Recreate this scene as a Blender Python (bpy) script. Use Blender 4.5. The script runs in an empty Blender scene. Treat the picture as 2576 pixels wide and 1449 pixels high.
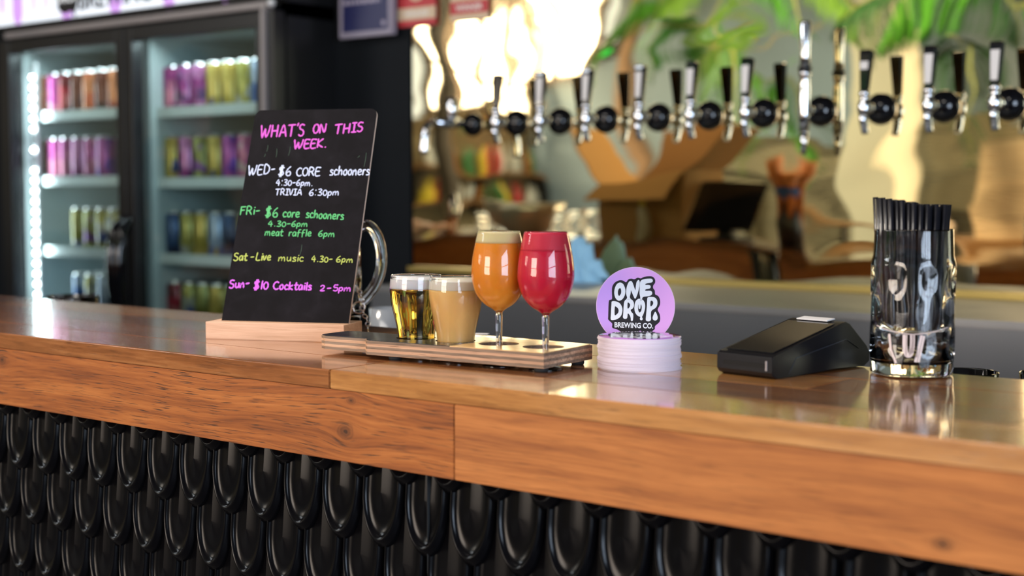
import bpy, bmesh, math, random
from mathutils import Vector, Matrix
from mathutils.geometry import tessellate_polygon
random.seed(7)
PI = math.pi
scene = bpy.context.scene
COL = scene.collection

# ------------------------------------------------------------------ camera
FPX, PCX, PCY = 3578.0, 1288.0, 724.5
CAMZ = 1.3
pitch = math.atan(244.5 / FPX)
yaw = math.atan(4488 * math.cos(pitch) / FPX)
Hd = Vector((-math.cos(yaw), math.sin(yaw), 0))
Rt = Vector((math.sin(yaw), math.cos(yaw), 0))
Fw = Vector((Hd.x * math.cos(pitch), Hd.y * math.cos(pitch), -math.sin(pitch)))
Up = Rt.cross(Fw)
cam_d = bpy.data.cameras.new('camera')
cam = bpy.data.objects.new('camera', cam_d)
COL.objects.link(cam)
cam.matrix_world = Matrix(((Rt.x, Up.x, -Fw.x, 0), (Rt.y, Up.y, -Fw.y, 0), (Rt.z, Up.z, -Fw.z, CAMZ), (0, 0, 0, 1)))
cam_d.sensor_width = 36
cam_d.lens = 36 * FPX / 2576
cam_d.clip_start = .05
cam_d.dof.use_dof = True
cam_d.dof.focus_distance = 1.76
cam_d.dof.aperture_fstop = 3.2
cam_d.dof.aperture_blades = 0
scene.camera = cam
C0 = Vector((0, 0, CAMZ))

def ray(x, y):
    return Fw + Rt * ((x - PCX) / FPX) + Up * ((PCY - y) / FPX)
def atz(x, y, z):
    d = ray(x, y); return C0 + d * ((z - CAMZ) / d.z)
def aty(x, y, Y):
    d = ray(x, y); return C0 + d * (Y / d.y)
def atx(x, y, X):
    d = ray(x, y); return C0 + d * (X / d.x)
MIRY = 3.0                                    # plane of the brass mirror
def mir(x, y, Y):                             # real place of a thing seen in the mirror
    p = aty(x, y, 2 * MIRY - Y); return Vector((p.x, Y, p.z))
def mirx(x, y, X):
    p = atx(x, y, X); return Vector((X, 2 * MIRY - p.y, p.z))

# ------------------------------------------------------------------ world, light, exposure
scene.view_settings.view_transform = 'Standard'
scene.view_settings.look = 'None'
scene.view_settings.gamma = 1
scene.view_settings.use_curve_mapping = False
scene.view_settings.exposure = -0.65
w = bpy.data.worlds.new('world'); scene.world = w
w.use_nodes = True
bg = w.node_tree.nodes['Background']
bg.inputs[0].default_value = (.75, .85, 1, 1); bg.inputs[1].default_value = 3.0
scene.cycles.max_bounces = 10
scene.cycles.transparent_max_bounces = 16
scene.cycles.transmission_bounces = 10
scene.cycles.glossy_bounces = 6
scene.cycles.diffuse_bounces = 3
scene.cycles.sample_clamp_indirect = 6
scene.cycles.use_denoising = True
scene.cycles.caustics_refractive = True

def area(name, loc, look, sx, sy, power, col):
    l = bpy.data.lights.new(name, 'AREA'); l.shape = 'RECTANGLE'; l.size = sx; l.size_y = sy
    l.energy = power; l.color = col
    o = bpy.data.objects.new(name, l); COL.objects.link(o); o.location = loc
    o.rotation_euler = (Vector(look) - Vector(loc)).to_track_quat('-Z', 'Y').to_euler()
    return o
area('window_light_east', (3.15, -1.0, 1.75), (-3, -1.0, 1.75), 2.6, 2.0, 330, (.66, .80, 1.0))
area('window_light_south', (-2.4, -4.85, 1.75), (-2.4, 3, 1.75), 2.6, 2.0, 420, (1.0, .84, .70))
area('window_light_corner', (-8.08, -4.9, 2.74), (-8.08, 3, 2.74), .66, .74, 60, (1.0, .9, .76))
area('window_light_west', (-8.42, -4.02, 2.42), (0, -4.02, 2.42), 1.6, .92, 110, (1.0, .9, .76))
area('added_ceiling_fill', (-1.6, .3, 3.15), (-1.6, .3, 0), 2.4, .5, 60, (1.0, .93, .85))  # unseen overhead fill, added so upward faces around the bar are lit
area('added_ceiling_fill', (-5.8, -1.8, 3.15), (-5.8, -1.8, 0), 1.2, 2.4, 260, (.9, .95, 1.0))  # unseen room fill, added to brighten the painted wall and palms

area('added_crate_fill', (-3.0, .9, 3.1), (-2.9, -1.2, 1.3), .5, .3, 140, (1.0, .88, .72))  # unseen lamp added to brighten the mirror-facing sides of the crates
# ------------------------------------------------------------------ mesh helpers
class MB:
    def __init__(s): s.v = []; s.f = []; s.smooth = []
    def add(s, vs, fs, sm=False):
        b = len(s.v); s.v += [tuple(v) for v in vs]
        s.f += [tuple(i + b for i in f) for f in fs]; s.smooth += [sm] * len(fs)
        return s
    def box(s, a, b, bev=0, M=None):
        x0, y0, z0 = a; x1, y1, z1 = b
        if x0 > x1: x0, x1 = x1, x0
        if y0 > y1: y0, y1 = y1, y0
        if z0 > z1: z0, z1 = z1, z0
        if bev <= 0:
            vs = [(x0, y0, z0), (x1, y0, z0), (x1, y1, z0), (x0, y1, z0), (x0, y0, z1), (x1, y0, z1), (x1, y1, z1), (x0, y1, z1)]
            fs = [(0, 3, 2, 1), (4, 5, 6, 7), (0, 1, 5, 4), (1, 2, 6, 5), (2, 3, 7, 6), (3, 0, 4, 7)]
            sm = False
        else:
            bm = bmesh.new(); bmesh.ops.create_cube(bm, size=1)
            for v in bm.verts:
                v.co = Vector((x0 + (v.co.x + .5) * (x1 - x0), y0 + (v.co.y + .5) * (y1 - y0), z0 + (v.co.z + .5) * (z1 - z0)))
            bmesh.ops.bevel(bm, geom=bm.edges[:], offset=bev, segments=2, affect='EDGES')
            bm.verts.ensure_lookup_table()
            vs = [v.co.copy() for v in bm.verts]; fs = [[v.index for v in f.verts] for f in bm.faces]; bm.free(); sm = False
        if M is not None: vs = [M @ Vector(v) for v in vs]
        return s.add(vs, fs, sm)
    def lathe(s, prof, n=32, c=(0, 0, 0), M=None, cap=False, dent=None):
        vs = []; fs = []
        m = len(prof)
        for i in range(n):
            a = 2 * PI * i / n
            for j, (r, z) in enumerate(prof):
                rr = r
                if dent: rr = dent(r, z, a, j)
                vs.append(Vector((c[0] + rr * math.cos(a), c[1] + rr * math.sin(a), c[2] + z)))
        for i in range(n):
            k = (i + 1) % n
            for j in range(m - 1):
                fs.append((i * m + j, k * m + j, k * m + j + 1, i * m + j + 1))
        if M is not None: vs = [M @ v for v in vs]
        b = len(s.v); s.add(vs, fs, True)
        if cap:
            s.f.append(tuple(b + i * m for i in reversed(range(n)))); s.smooth.append(False)
            s.f.append(tuple(b + i * m + m - 1 for i in range(n))); s.smooth.append(False)
        return s
    def tube(s, pts, r, n=8, cap=True, ref=(0, 0, 1), closed=False):
        pts = [Vector(p) for p in pts]; rs = r if isinstance(r, (list, tuple)) else [r] * len(pts)
        vs = []; fs = []; L = len(pts)
        for i, p in enumerate(pts):
            if closed: t = pts[(i + 1) % L] - pts[i - 1]
            else: t = pts[min(i + 1, L - 1)] - pts[max(i - 1, 0)]
            t.normalize(); rf = Vector(ref)
            if abs(t.dot(rf)) > .95: rf = Vector((1, 0, 0))
            u = t.cross(rf).normalized(); v = u.cross(t)
            for k in range(n):
                a = 2 * PI * k / n
                vs.append(p + (u * math.cos(a) + v * math.sin(a)) * rs[i])
        for i in range(L if closed else L - 1):
            j = (i + 1) % L
            for k in range(n):
                fs.append((i * n + k, i * n + (k + 1) % n, j * n + (k + 1) % n, j * n + k))
        b = len(s.v); s.add(vs, fs, True)
        if cap and not closed:
            s.f.append(tuple(b + k for k in reversed(range(n)))); s.smooth.append(False)
            s.f.append(tuple(b + (L - 1) * n + k for k in range(n))); s.smooth.append(False)
        return s
    def cyl(s, p0, p1, r0, r1=None, n=16):
        return s.tube([p0, p1], [r0, r1 if r1 is not None else r0], n)
    def sphere(s, c, r, n=12, sc=(1, 1, 1), M=None):
        prof = [(max(1e-5, r * math.sin(PI * j / n)), -r * math.cos(PI * j / n)) for j in range(n + 1)]
        MM = Matrix.Translation(c) @ Matrix.Diagonal((sc[0], sc[1], sc[2], 1))
        if M is not None: MM = M @ MM
        return s.lathe(prof, n * 2, M=MM)
    def prism(s, poly, d0, d1, holes=(), M=None):
        # polygon in local XY, extruded d0..d1 in local Z
        loops = [[Vector((p[0], p[1], 0)) for p in poly]] + [[Vector((p[0], p[1], 0)) for p in h] for h in holes]
        tris = tessellate_polygon(loops)
        flat = [p for l in loops for p in l]; n = len(flat)
        vs = [Vector((p.x, p.y, d1)) for p in flat] + [Vector((p.x, p.y, d0)) for p in flat]
        fs = [tuple(t) for t in tris] + [tuple(i + n for i in reversed(t)) for t in tris]
        b = 0
        for l in loops:
            k = len(l)
            for i in range(k):
                j = (i + 1) % k
                fs.append((b + i, b + j, b + j + n, b + i + n))
            b += k
        if M is not None: vs = [M @ v for v in vs]
        s.add(vs, fs); s.fix = True
        return s
    def mesh(s, name, mat):
        me = bpy.data.meshes.new(name)
        me.from_pydata([tuple(v) for v in s.v], [], s.f)
        me.polygons.foreach_set('use_smooth', s.smooth)
        bm = bmesh.new(); bm.from_mesh(me)
        bmesh.ops.recalc_face_normals(bm, faces=bm.faces)
        bm.to_mesh(me); bm.free()
        if mat: me.materials.append(mat)
        me.update()
        return me

def link(name, data, parent=None, loc=None, rot=None):
    o = bpy.data.objects.new(name, data); COL.objects.link(o)
    if parent: o.parent = parent
    if loc is not None: o.location = loc
    if rot is not None: o.rotation_euler = rot
    return o
def tag(o, label=None, cat=None, group=None, kind=None):
    if label: o['label'] = label
    if cat: o['category'] = cat
    if group: o['group'] = group
    if kind: o['kind'] = kind
    return o
def thing(name, label, cat, loc=(0, 0, 0), rz=0, group=None):
    o = link(name, None, loc=loc, rot=(0, 0, rz)); o.empty_display_size = .05
    return tag(o, label, cat, group)
def part(name, mb, mat, parent, label=None, loc=None, rot=None, bevel=0, kind=None):
    me = mb if isinstance(mb, bpy.types.Mesh) else mb.mesh(name, mat)
    o = link(name, me, parent, loc, rot)
    if label: o['label'] = label
    if kind: o['kind'] = kind
    if bevel:
        m = o.modifiers.new('bevel', 'BEVEL'); m.width = bevel; m.segments = 2; m.limit_method = 'ANGLE'; m.angle_limit = .7
    return o
def single(name, mb, mat, label, cat, group=None, loc=None, rot=None, bevel=0):
    o = part(name, mb, mat, None, loc=loc, rot=rot, bevel=bevel)
    return tag(o, label, cat, group)
def struct(name, mb, mat, loc=None, bevel=0):
    o = part(name, mb, mat, None, loc=loc, bevel=bevel); o['kind'] = 'structure'; return o
def copy_tree(o, parent=None):
    c = o.copy(); COL.objects.link(c); c.parent = parent
    for ch in list(o.children): copy_tree(ch, c)
    return c
def smooth_loop(pts, k=4, closed=True):
    out = []; n = len(pts)
    for i in range(n if closed else n - 1):
        g = (lambda j: pts[j % n]) if closed else (lambda j: pts[max(0, min(n - 1, j))])
        p0, p1, p2, p3 = g(i - 1), g(i), g(i + 1), g(i + 2)
        for t in range(k):
            u = t / k
            out.append(tuple(.5 * ((2 * p1[d]) + (-p0[d] + p2[d]) * u + (2 * p0[d] - 5 * p1[d] + 4 * p2[d] - p3[d]) * u * u + (-p0[d] + 3 * p1[d] - 3 * p2[d] + p3[d]) * u ** 3) for d in range(len(p1))))
    if not closed: out.append(tuple(pts[-1]))
    return out

# ------------------------------------------------------------------ materials
def mat(name, col, rough=.5, metal=0, spec=.5, coat=0, trans=0, ior=1.45, emit=None, es=0, sss=0, alpha=1, coat_rough=.05):
    m = bpy.data.materials.new(name); m.use_nodes = True
    b = m.node_tree.nodes['Principled BSDF']
    b.inputs['Base Color'].default_value = (*col, 1)
    b.inputs['Roughness'].default_value = rough
    b.inputs['Metallic'].default_value = metal
    b.inputs['Specular IOR Level'].default_value = spec
    b.inputs['Coat Weight'].default_value = coat
    b.inputs['Coat Roughness'].default_value = coat_rough
    b.inputs['Transmission Weight'].default_value = trans
    b.inputs['IOR'].default_value = ior
    b.inputs['Alpha'].default_value = alpha
    if emit: b.inputs['Emission Color'].default_value = (*emit, 1); b.inputs['Emission Strength'].default_value = es
    if sss:
        b.inputs['Subsurface Weight'].default_value = sss
        b.inputs['Subsurface Radius'].default_value = (1, .6, .3)
        b.inputs['Subsurface Scale'].default_value = .008
    return m
class NT:
    def __init__(s, m): s.t = m.node_tree; s.b = s.t.nodes['Principled BSDF']
    def n(s, typ, **kw):
        x = s.t.nodes.new(typ)
        for k, v in kw.items(): setattr(x, k, v)
        return x
    def l(s, a, b): s.t.links.new(a, b)
    def math(s, op, a, b=None, c=None):
        x = s.n('ShaderNodeMath', operation=op)
        for i, q in enumerate((a, b, c)):
            if q is None: continue
            if isinstance(q, (int, float)): x.inputs[i].default_value = q
            else: s.l(q, x.inputs[i])
        return x.outputs[0]
    def ramp(s, fac, stops, interp='LINEAR'):
        r = s.n('ShaderNodeValToRGB'); r.color_ramp.interpolation = interp
        e = r.color_ramp.elements
        while len(e) < len(stops): e.new(.5)
        for i, (p, c) in enumerate(stops):
            e[i].position = p; e[i].color = (*c, 1) if len(c) == 3 else c
        s.l(fac, r.inputs[0]); return r.outputs[0]
    def noise(s, vec, scale=1, detail=4, rough=.55, dist=0):
        x = s.n('ShaderNodeTexNoise'); x.inputs['Scale'].default_value = scale; x.inputs['Detail'].default_value = detail
        x.inputs['Roughness'].default_value = rough; x.inputs['Distortion'].default_value = dist
        if vec is not None: s.l(vec, x.inputs['Vector'])
        return x.outputs[0]
    def mix(s, fac, a, b, blend='MIX'):
        x = s.n('ShaderNodeMix', data_type='RGBA', blend_type=blend)
        for q, i in ((fac, 0), (a, 6), (b, 7)):
            if isinstance(q, (int, float)): x.inputs[i].default_value = q
            elif isinstance(q, tuple): x.inputs[i].default_value = (*q, 1)
            else: s.l(q, x.inputs[i])
        return x.outputs[2]
    def bump(s, h, st=.3, d=.001):
        x = s.n('ShaderNodeBump'); x.inputs['Strength'].default_value = st; x.inputs['Distance'].default_value = d
        s.l(h, x.inputs['Height']); s.l(x.outputs[0], s.b.inputs['Normal']); return x

def wood(name, light, mid, dark, pore=.5, rough=.4, coat=0, knots=(), face='z', sc=1.0, vary=.35, porecol=(.04, .016, .006), bumpd=.0006, coat_rough=.05, cup=0):
    """grain runs along local X; `face` is the across-grain axis of the visible face"""
    m = mat(name, mid, rough, coat=coat, coat_rough=coat_rough); N = NT(m)
    tc = N.n('ShaderNodeTexCoord'); oi = N.n('ShaderNodeObjectInfo')
    sep = N.n('ShaderNodeSeparateXYZ'); N.l(tc.outputs['Object'], sep.inputs[0])
    X, Y, Z = sep.outputs
    off = N.math('MULTIPLY', oi.outputs['Random'], 37.0)
    A = Z if face == 'z' else Y
    B = Y if face == 'z' else Z
    kmask = None
    for (kx, kz, a) in knots:
        dx = N.math('SUBTRACT', X, kx); dz = N.math('SUBTRACT', A, kz)
        dx2 = N.math('MULTIPLY', N.math('MULTIPLY', dx, dx), .45)
        r2 = N.math('ADD', dx2, N.math('MULTIPLY', dz, dz))
        q = N.math('DIVIDE', a * a * 7.0, N.math('ADD', r2, a * a * 7.0))
        A = N.math('SUBTRACT', A, N.math('MULTIPLY', dz, N.math('MULTIPLY', q, .96)))
        wob = N.noise(tc.outputs['Object'], 90, 3)
        rr = N.math('ADD', N.math('SQRT', r2), N.math('MULTIPLY', N.math('SUBTRACT', wob, .5), a * .8))
        k = N.math('DIVIDE', rr, a)
        kmask = k if kmask is None else N.math('MINIMUM', kmask, k)
    # long slow wander of the grain
    cw = N.n('ShaderNodeCombineXYZ'); N.l(N.math('ADD', X, off), cw.inputs[0]); N.l(N.math('MULTIPLY', A, 3), cw.inputs[2])
    wander = N.math('MULTIPLY', N.math('SUBTRACT', N.noise(cw.outputs[0], 3.0, 3), .5), .02)
    A2 = N.math('ADD', A, wander)
    def vec(sx, sa):
        c = N.n('ShaderNodeCombineXYZ')
        N.l(N.math('ADD', N.math('MULTIPLY', X, sx * sc), off), c.inputs[0])
        N.l(N.math('MULTIPLY', A2, sa * sc), c.inputs[2]); N.l(N.math('MULTIPLY', B, sa * sc * .6), c.inputs[1])
        return c.outputs[0]
    n1 = N.noise(vec(3, 55), 1, 5, .6)
    n2 = N.noise(vec(9, 330), 1, 4, .6)
    n3 = N.noise(vec(22, 560), 1, 3, .55)
    base = N.ramp(N.math('ADD', N.math('MULTIPLY', n1, .6), N.math('MULTIPLY', n2, .4)), [(.36, dark), (.5, mid), (.64, light)])
    tone = N.ramp(oi.outputs['Random'], [(0, (1 - vary,) * 3), (1, (1 + vary * .25,) * 3)])
    base = N.mix(.9, base, tone, 'MULTIPLY')
    pores = N.ramp(n3, [(.56, (0, 0, 0)), (.66, (1, 1, 1))])
    gate = N.ramp(N.noise(vec(4, 25), 1, 2), [(.28, (.3,) * 3), (.52, (1, 1, 1))])
    pf = N.math('MULTIPLY', N.math('MULTIPLY', pores, gate), pore)
    colr = N.mix(pf, base, porecol)
    if kmask is not None:
        ring = N.math('MULTIPLY', N.math('ADD', N.math('SINE', N.math('MULTIPLY', kmask, 11)), 1), .5)
        halo = N.ramp(N.math('MULTIPLY', kmask, .25), [(0, (1, 1, 1)), (.12, (.95,) * 3), (.19, (.45,) * 3), (.30, (.5,) * 3), (.34, (.12,) * 3), (.7, (0, 0, 0))])
        colr = N.mix(N.math('MULTIPLY', halo, N.math('ADD', N.math('MULTIPLY', ring, .45), .55)), colr, (.035, .012, .004))
    N.l(colr, N.b.inputs['Base Color'])
    hh = N.math('SUBTRACT', N.math('MULTIPLY', n2, .35), N.math('MULTIPLY', pf, .8))
    N.bump(hh, .7, bumpd)
    rr = N.math('ADD', N.math('MULTIPLY', n1, .12), rough - .05)
    N.l(rr, N.b.inputs['Roughness'])
    return m

oak_knots = []
M = {}
M['black'] = mat('black_plastic', (.012, .012, .013), .35)
M['black_gloss'] = mat('black_gloss', (.006, .006, .008), .06, coat=.6)
M['black_wall'] = mat('black_painted_wall', (.007, .009, .012), .6, spec=.15)
M['chrome'] = mat('chrome', (.82, .84, .88), .13, 1)
M['steel'] = mat('brushed_steel', (.30, .31, .325), .42, .9)
M['steel_dark'] = mat('dark_steel', (.15, .155, .165), .38, .85)
M['white_plastic'] = mat('white_plastic', (.75, .76, .78), .4)
M['white_paper'] = mat('white_paper', (.8, .78, .78), .7)
M['fridge_white'] = mat('fridge_liner', (.48, .56, .56), .35)
M['grey_trim'] = mat('grey_trim', (.32, .29, .29), .4, .2)
M['glass'] = mat('clear_glass', (.98, .99, 1), .0, trans=1, ior=1.5)
M['rubber'] = mat('rubber', (.02, .02, .02), .8)
M['led'] = mat('led', (1, 1, 1), .5, emit=(.86, .93, 1), es=70)

def pane_mat():
    m = bpy.data.materials.new('fridge_pane'); m.use_nodes = True; t = m.node_tree; t.nodes.clear()
    o = t.nodes.new('ShaderNodeOutputMaterial'); mx = t.nodes.new('ShaderNodeMixShader')
    a = t.nodes.new('ShaderNodeBsdfTransparent'); g = t.nodes.new('ShaderNodeBsdfGlossy'); lw = t.nodes.new('ShaderNodeLayerWeight'); pw_ = t.nodes.new('ShaderNodeMath'); pw_.operation = 'POWER'; pw_.inputs[1].default_value = 4; t.links.new(lw.outputs['Facing'], pw_.inputs[0]); f = t.nodes.new('ShaderNodeMath'); f.operation = 'MULTIPLY_ADD'; f.inputs[1].default_value = .7; f.inputs[2].default_value = .05; t.links.new(pw_.outputs[0], f.inputs[0])
    a.inputs[0].default_value = (.86, .93, .92, 1); g.inputs['Roughness'].default_value = .03
    t.links.new(f.outputs[0], mx.inputs[0]); t.links.new(a.outputs[0], mx.inputs[1]); t.links.new(g.outputs[0], mx.inputs[2]); t.links.new(mx.outputs[0], o.inputs[0])
    return m
M['pane'] = pane_mat()

def mirror_mat():
    m = mat('brass_mirror', (.78, .66, .40), .02, 1); N = NT(m)
    tc = N.n('ShaderNodeTexCoord')
    mp = N.n('ShaderNodeMapping'); mp.inputs['Scale'].default_value = (1.6, 1, 3.2); N.l(tc.outputs['Object'], mp.inputs[0])
    a = N.noise(mp.outputs[0], 1.3, 1, .4, .6)
    mp2 = N.n('ShaderNodeMapping'); mp2.inputs['Scale'].default_value = (6, 1, 260); N.l(tc.outputs['Object'], mp2.inputs[0])
    b = N.noise(mp2.outputs[0], 1, 3)
    h = N.math('ADD', N.math('MULTIPLY', a, 1), N.math('MULTIPLY', b, .0016))
    N.bump(h, 1.0, .0033)
    return m
M['mirror'] = mirror_mat()

M['oak_left'] = None
oakL, oakM, oakD = (.50, .168, .036), (.355, .102, .018), (.17, .042, .007)

# ------------------------------------------------------------------ setting: floor, walls, ceiling
struct('floor', MB().box((-8.7, -5.2, -.1), (3.4, 3.6, 0)), mat('dark_concrete', (.05, .047, .045), .5))
struct('ceiling', MB().box((-8.7, -5.2, 3.3), (3.4, 3.6, 3.4)), mat('dark_ceiling', (.05, .05, .055), .8))
BW = M['black_wall']
struct('wall_back', MB().box((-8.7, 3.02, 0), (-4.62, 3.3, 3.3)).box((-4.62, 3.45, 0), (-2.9, 3.6, 3.3)).box((-4.62, 3.02, 2.2), (-3.08, 3.45, 3.3))
       .box((-3.08, 3.0, 0), (-2.768, 3.3, 3.3)).box((-2.768, 3.02, 0), (3.4, 3.3, 3.3)), BW)
painted = mat('pale_painted_wall', (.34, .47, .60), .7)
def wall_with_holes(name, axis, pos, th, u0, u1, holes, m):
    mb = MB(); us = sorted({u0, u1, *[h[0] for h in holes], *[h[1] for h in holes]})
    zs = sorted({0, 3.3, *[h[2] for h in holes], *[h[3] for h in holes]})
    for i in range(len(us) - 1):
        for j in range(len(zs) - 1):
            uc, zc = (us[i] + us[i + 1]) / 2, (zs[j] + zs[j + 1]) / 2
            if any(h[0] < uc < h[1] and h[2] < zc < h[3] for h in holes): continue
            if axis == 'x': mb.box((us[i], pos, zs[j]), (us[i + 1], pos + th, zs[j + 1]))
            else: mb.box((pos, us[i], zs[j]), (pos + th, us[i + 1], zs[j + 1]))
    return struct(name, mb, m)
brick_d = mat('dark_brick_wall', (.10, .07, .05), .8)
hF = [(-3.7, -1.1, .75, 2.75), (-8.45, -7.72, 2.34, 3.15)]
wall_with_holes('wall_front', 'x', -5.2, .2, -8.7, 3.4, hF, painted)
hL = [(-4.88, -3.16, 1.93, 2.92)]
wall_with_holes('wall_left', 'y', -8.7, .2, -5.2, 3.6, hL, mat('tan_wall', (.26, .21, .12), .8))
hR = [(-2.3, .3, .75, 2.75)]
wall_with_holes('wall_right', 'y', 3.2, .2, -5.2, 3.6, hR, painted)
fm = mat('window_frame_paint', (.16, .10, .06), .5)
def window(name, axis, pos, h, nu, nz):
    root = link(name, None); root['kind'] = 'structure'
    u0, u1, z0, z1 = h
    def bar(a0, a1, b0, b1):
        if axis == 'x': part('window_bar', MB().box((a0, pos - .03, b0), (a1, pos + .03, b1)), fm, root)
        else: part('window_bar', MB().box((pos - .03, a0, b0), (pos + .03, a1, b1)), fm, root)
    for i in range(nu + 1):
        u = u0 + (u1 - u0) * i / nu; bar(u - .03, u + .03, z0, z1)
    for j in range(nz + 1):
        z = z0 + (z1 - z0) * j / nz; bar(u0, u1, z - .025, z + .025)
window('window_1', 'x', -4.8, hF[0], 3, 2)
window('window_2', 'x', -4.8, hF[1], 2, 1)
window('window_3', 'y', -8.33, hL[0], 4, 2)
window('window_4', 'y', 3.1, hR[0], 4, 2)

# pale boarded shelving wall (dado) seen in the mirror, board by board
dado = link('trim_1', None); dado['kind'] = 'structure'
dw = [wood('dado_wood_%d' % i, *c, pore=.3, rough=.6, vary=.5) for i, c in enumerate([((.66, .60, .42), (.52, .47, .32), (.34, .29, .18)), ((.28, .25, .17), (.2, .18, .12), (.11, .10, .07))])]
for i in range(10):
    z0 = .05 + i * .175
    x = -7.0
    while x < 3.0:
        L = random.uniform(.9, 2.1)
        part('plank', MB().box((0, -4.995, z0), (L - .012, -4.955 + random.uniform(0, .02), z0 + .165)), dw[random.random() < .4], dado, loc=(x, 0, 0))
        x += L
# ------------------------------------------------------------------ bar counter
BF, BB, BT = 1.11, 1.512, 1.10               # front, back, top
bar = thing('bar_counter', 'long oak bar counter with black scalloped tile front', 'bar', (0, 0, 0))
oak_top = [wood('oak_top_%d' % i, *c, pore=.35, rough=.24, coat=1.0, face='y', vary=.25, bumpd=.00025, coat_rough=.09) for i, c in enumerate([
    ((.42, .17, .055), (.30, .105, .03), (.18, .058, .015)), ((.62, .30, .10), (.48, .21, .06), (.33, .13, .035)), ((.36, .14, .05), (.25, .09, .027), (.15, .05, .015))])]
rows = [(BF, 1.205), (1.206, 1.30), (1.301, 1.405), (1.406, BB)]
jx = atz(829, 930, BT).x
cuts = [[-8.45, -3.1, jx, 3.1], [-8.45, -2.0, -1.07, -.42, 1.2, 3.1], [-8.45, -3.4, -1.62, -.66, .9, 3.1], [-8.45, -2.3, -1.2, .1, 3.1]]
mats = [[0, 0, 1], [2, 0, 0, 1, 2], [0, 2, 1, 0, 2], [0, 1, 0, 1]]
for r, (y0, y1) in enumerate(rows):
    for i in range(len(cuts[r]) - 1):
        x0, x1 = cuts[r][i], cuts[r][i + 1]
        part('top_plank', MB().box((0, 0, -.0215), (x1 - x0 - .0008, y1 - y0, 0), bev=.0012 if r in (0, 3) else .0003), oak_top[mats[r][i]], bar, loc=(x0, y0, BT))
fj = aty(1143, 1090, BF).x
FZ0, FZ1 = .9985, 1.078
# fascia boards with their knots at the places the photograph shows
def kn(px, py, x0, a):
    p = aty(px, py, BF); return (p.x - x0, p.z - FZ0, a)
fx0 = -2.95
fas_l = wood('oak_fascia_left', oakL, oakM, oakD, pore=.9, rough=.62, coat=0, face='z', vary=.0,
             knots=[kn(869, 1086, fx0, .0068), kn(883, 1023, fx0, .0038), kn(5, 905, fx0, .0055)])
fas_r = wood('oak_fascia_right', (.56, .200, .050), (.43, .142, .032), (.26, .073, .016), pore=.35, rough=.62, coat=0, face='z', vary=.0,
             knots=[kn(2372, 1368, fj, .0048)])
part('fascia_board', MB().box((0, 0, 0), (fj - fx0 - .0007, .03, FZ1 - FZ0), bev=.0008), fas_l, bar, 'knotty dark-pored fascia board', loc=(fx0, BF, FZ0))
part('fascia_board', MB().box((0, 0, 0), (2.6 - fj, .03, FZ1 - FZ0), bev=.0008), fas_r, bar, 'smoother fascia board', loc=(fj, BF, FZ0))
part('fascia_board', MB().box((0, 0, 0), (5.45, .03, FZ1 - FZ0), bev=.0008), fas_l, bar, loc=(fx0 - 5.45, BF, FZ0))
part('back_fascia', MB().box((0, 0, 0), (11.5, .025, .115), bev=.001), wood('back_fascia_wood', (.60, .22, .055), (.46, .15, .032), (.3, .085, .018), pore=.3, rough=.5, vary=0), bar, loc=(-8.42, BB - .03, 1.078 - .115))
part('carcass', MB().box((-8.4, 1.175, .02), (3.05, 1.48, 1.078)), M['black'], bar)
# scale tiles
tile_black = mat('glazed_black_tile', (.0025, .0023, .003), .2, spec=.2)
def scale_mesh(L):
    a, T = .0318, .064
    lev = [0, .05, .10, .145, .185, .225, .30, .45, .66, .86, 1.0]
    dep = [.0, .0028, .0058, .0086, .0090, .0058, .0038, .0030, .0040, .0056, .0072]
    ths = [PI + PI * i / 22 for i in range(23)]
    vs = []; n = 0
    for g, d in zip(lev, dep):
        ring = []
        for hz in (L, .078, .07): ring.append((-(1 - g) * a, hz))
        for th in ths:
            c, s_ = math.cos(th), math.sin(th)
            ring.append(((1 - g) * a * math.copysign(abs(c) ** 1.02, c), T - (1 - g) * T * abs(s_) ** 1.04))
        for hz in (.07, .078, L): ring.append(((1 - g) * a, hz))
        n = len(ring)
        for (x, z) in ring:
            tilt = .013 * (z / .15)
            vs.append((x, tilt - d, z))
    fs = []
    for j in range(len(lev) - 1):
        for i in range(n - 1):
            fs.append((j * n + i, j * n + i + 1, (j + 1) * n + i + 1, (j + 1) * n + i))
    # outer skirt back to the board
    b = len(vs)
    for i in range(n): vs.append((vs[i][0], .024, vs[i][2]))
    for i in range(n - 1): fs.append((i, i + 1, b + i + 1, b + i))
    return MB().add(vs, fs, True).mesh('scale_tile', tile_black)
sm = scale_mesh(.150); sm0 = scale_mesh(.088)
sp = .0655
# spacing of the top row measured on the panel plane
for r in range(6):
    zt = .9735 - .0755 * r
    xoff = -.8704 + (sp / 2 if r % 2 else 0)
    for k in range(-23, 9):
        x = xoff + sp * k
        if r > 4 and x < -1.6: continue
        o = link('scale_tile', sm if r else sm0, bar, (x, 1.142, zt))
# plain panel joint
part('panel_joint', MB().box((-1.0284, 1.1385, .55), (-1.0279, 1.15, .995)), M['rubber'], bar)

# ------------------------------------------------------------------ lower shelf behind the bar
ls = single('lower_work_shelf', MB().box((-3.2, 1.52, .905), (1.5, 1.80, .92)), M['steel_dark'], 'dark steel work shelf behind and below the bar top', 'shelf')

# ------------------------------------------------------------------ back bench
BX0 = -2.44
bench = thing('steel_bench', 'stainless steel bench running under the beer taps', 'bench', (0, 0, 0))
part('bench_top', MB().box((BX0, 2.495, 1.055), (2.2, 2.99, 1.07), bev=.003), M['steel'], bench)
part('bench_front', MB().box((BX0, 2.50, .962), (2.2, 2.52, 1.0548)), mat('bench_front_steel', (.20, .215, .24), .36, .8), bench, 'grey steel front panel')
part('bench_body', MB().box((BX0 + .02, 2.55, .02), (2.2, 2.98, 1.05)), M['black'], bench)
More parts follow.
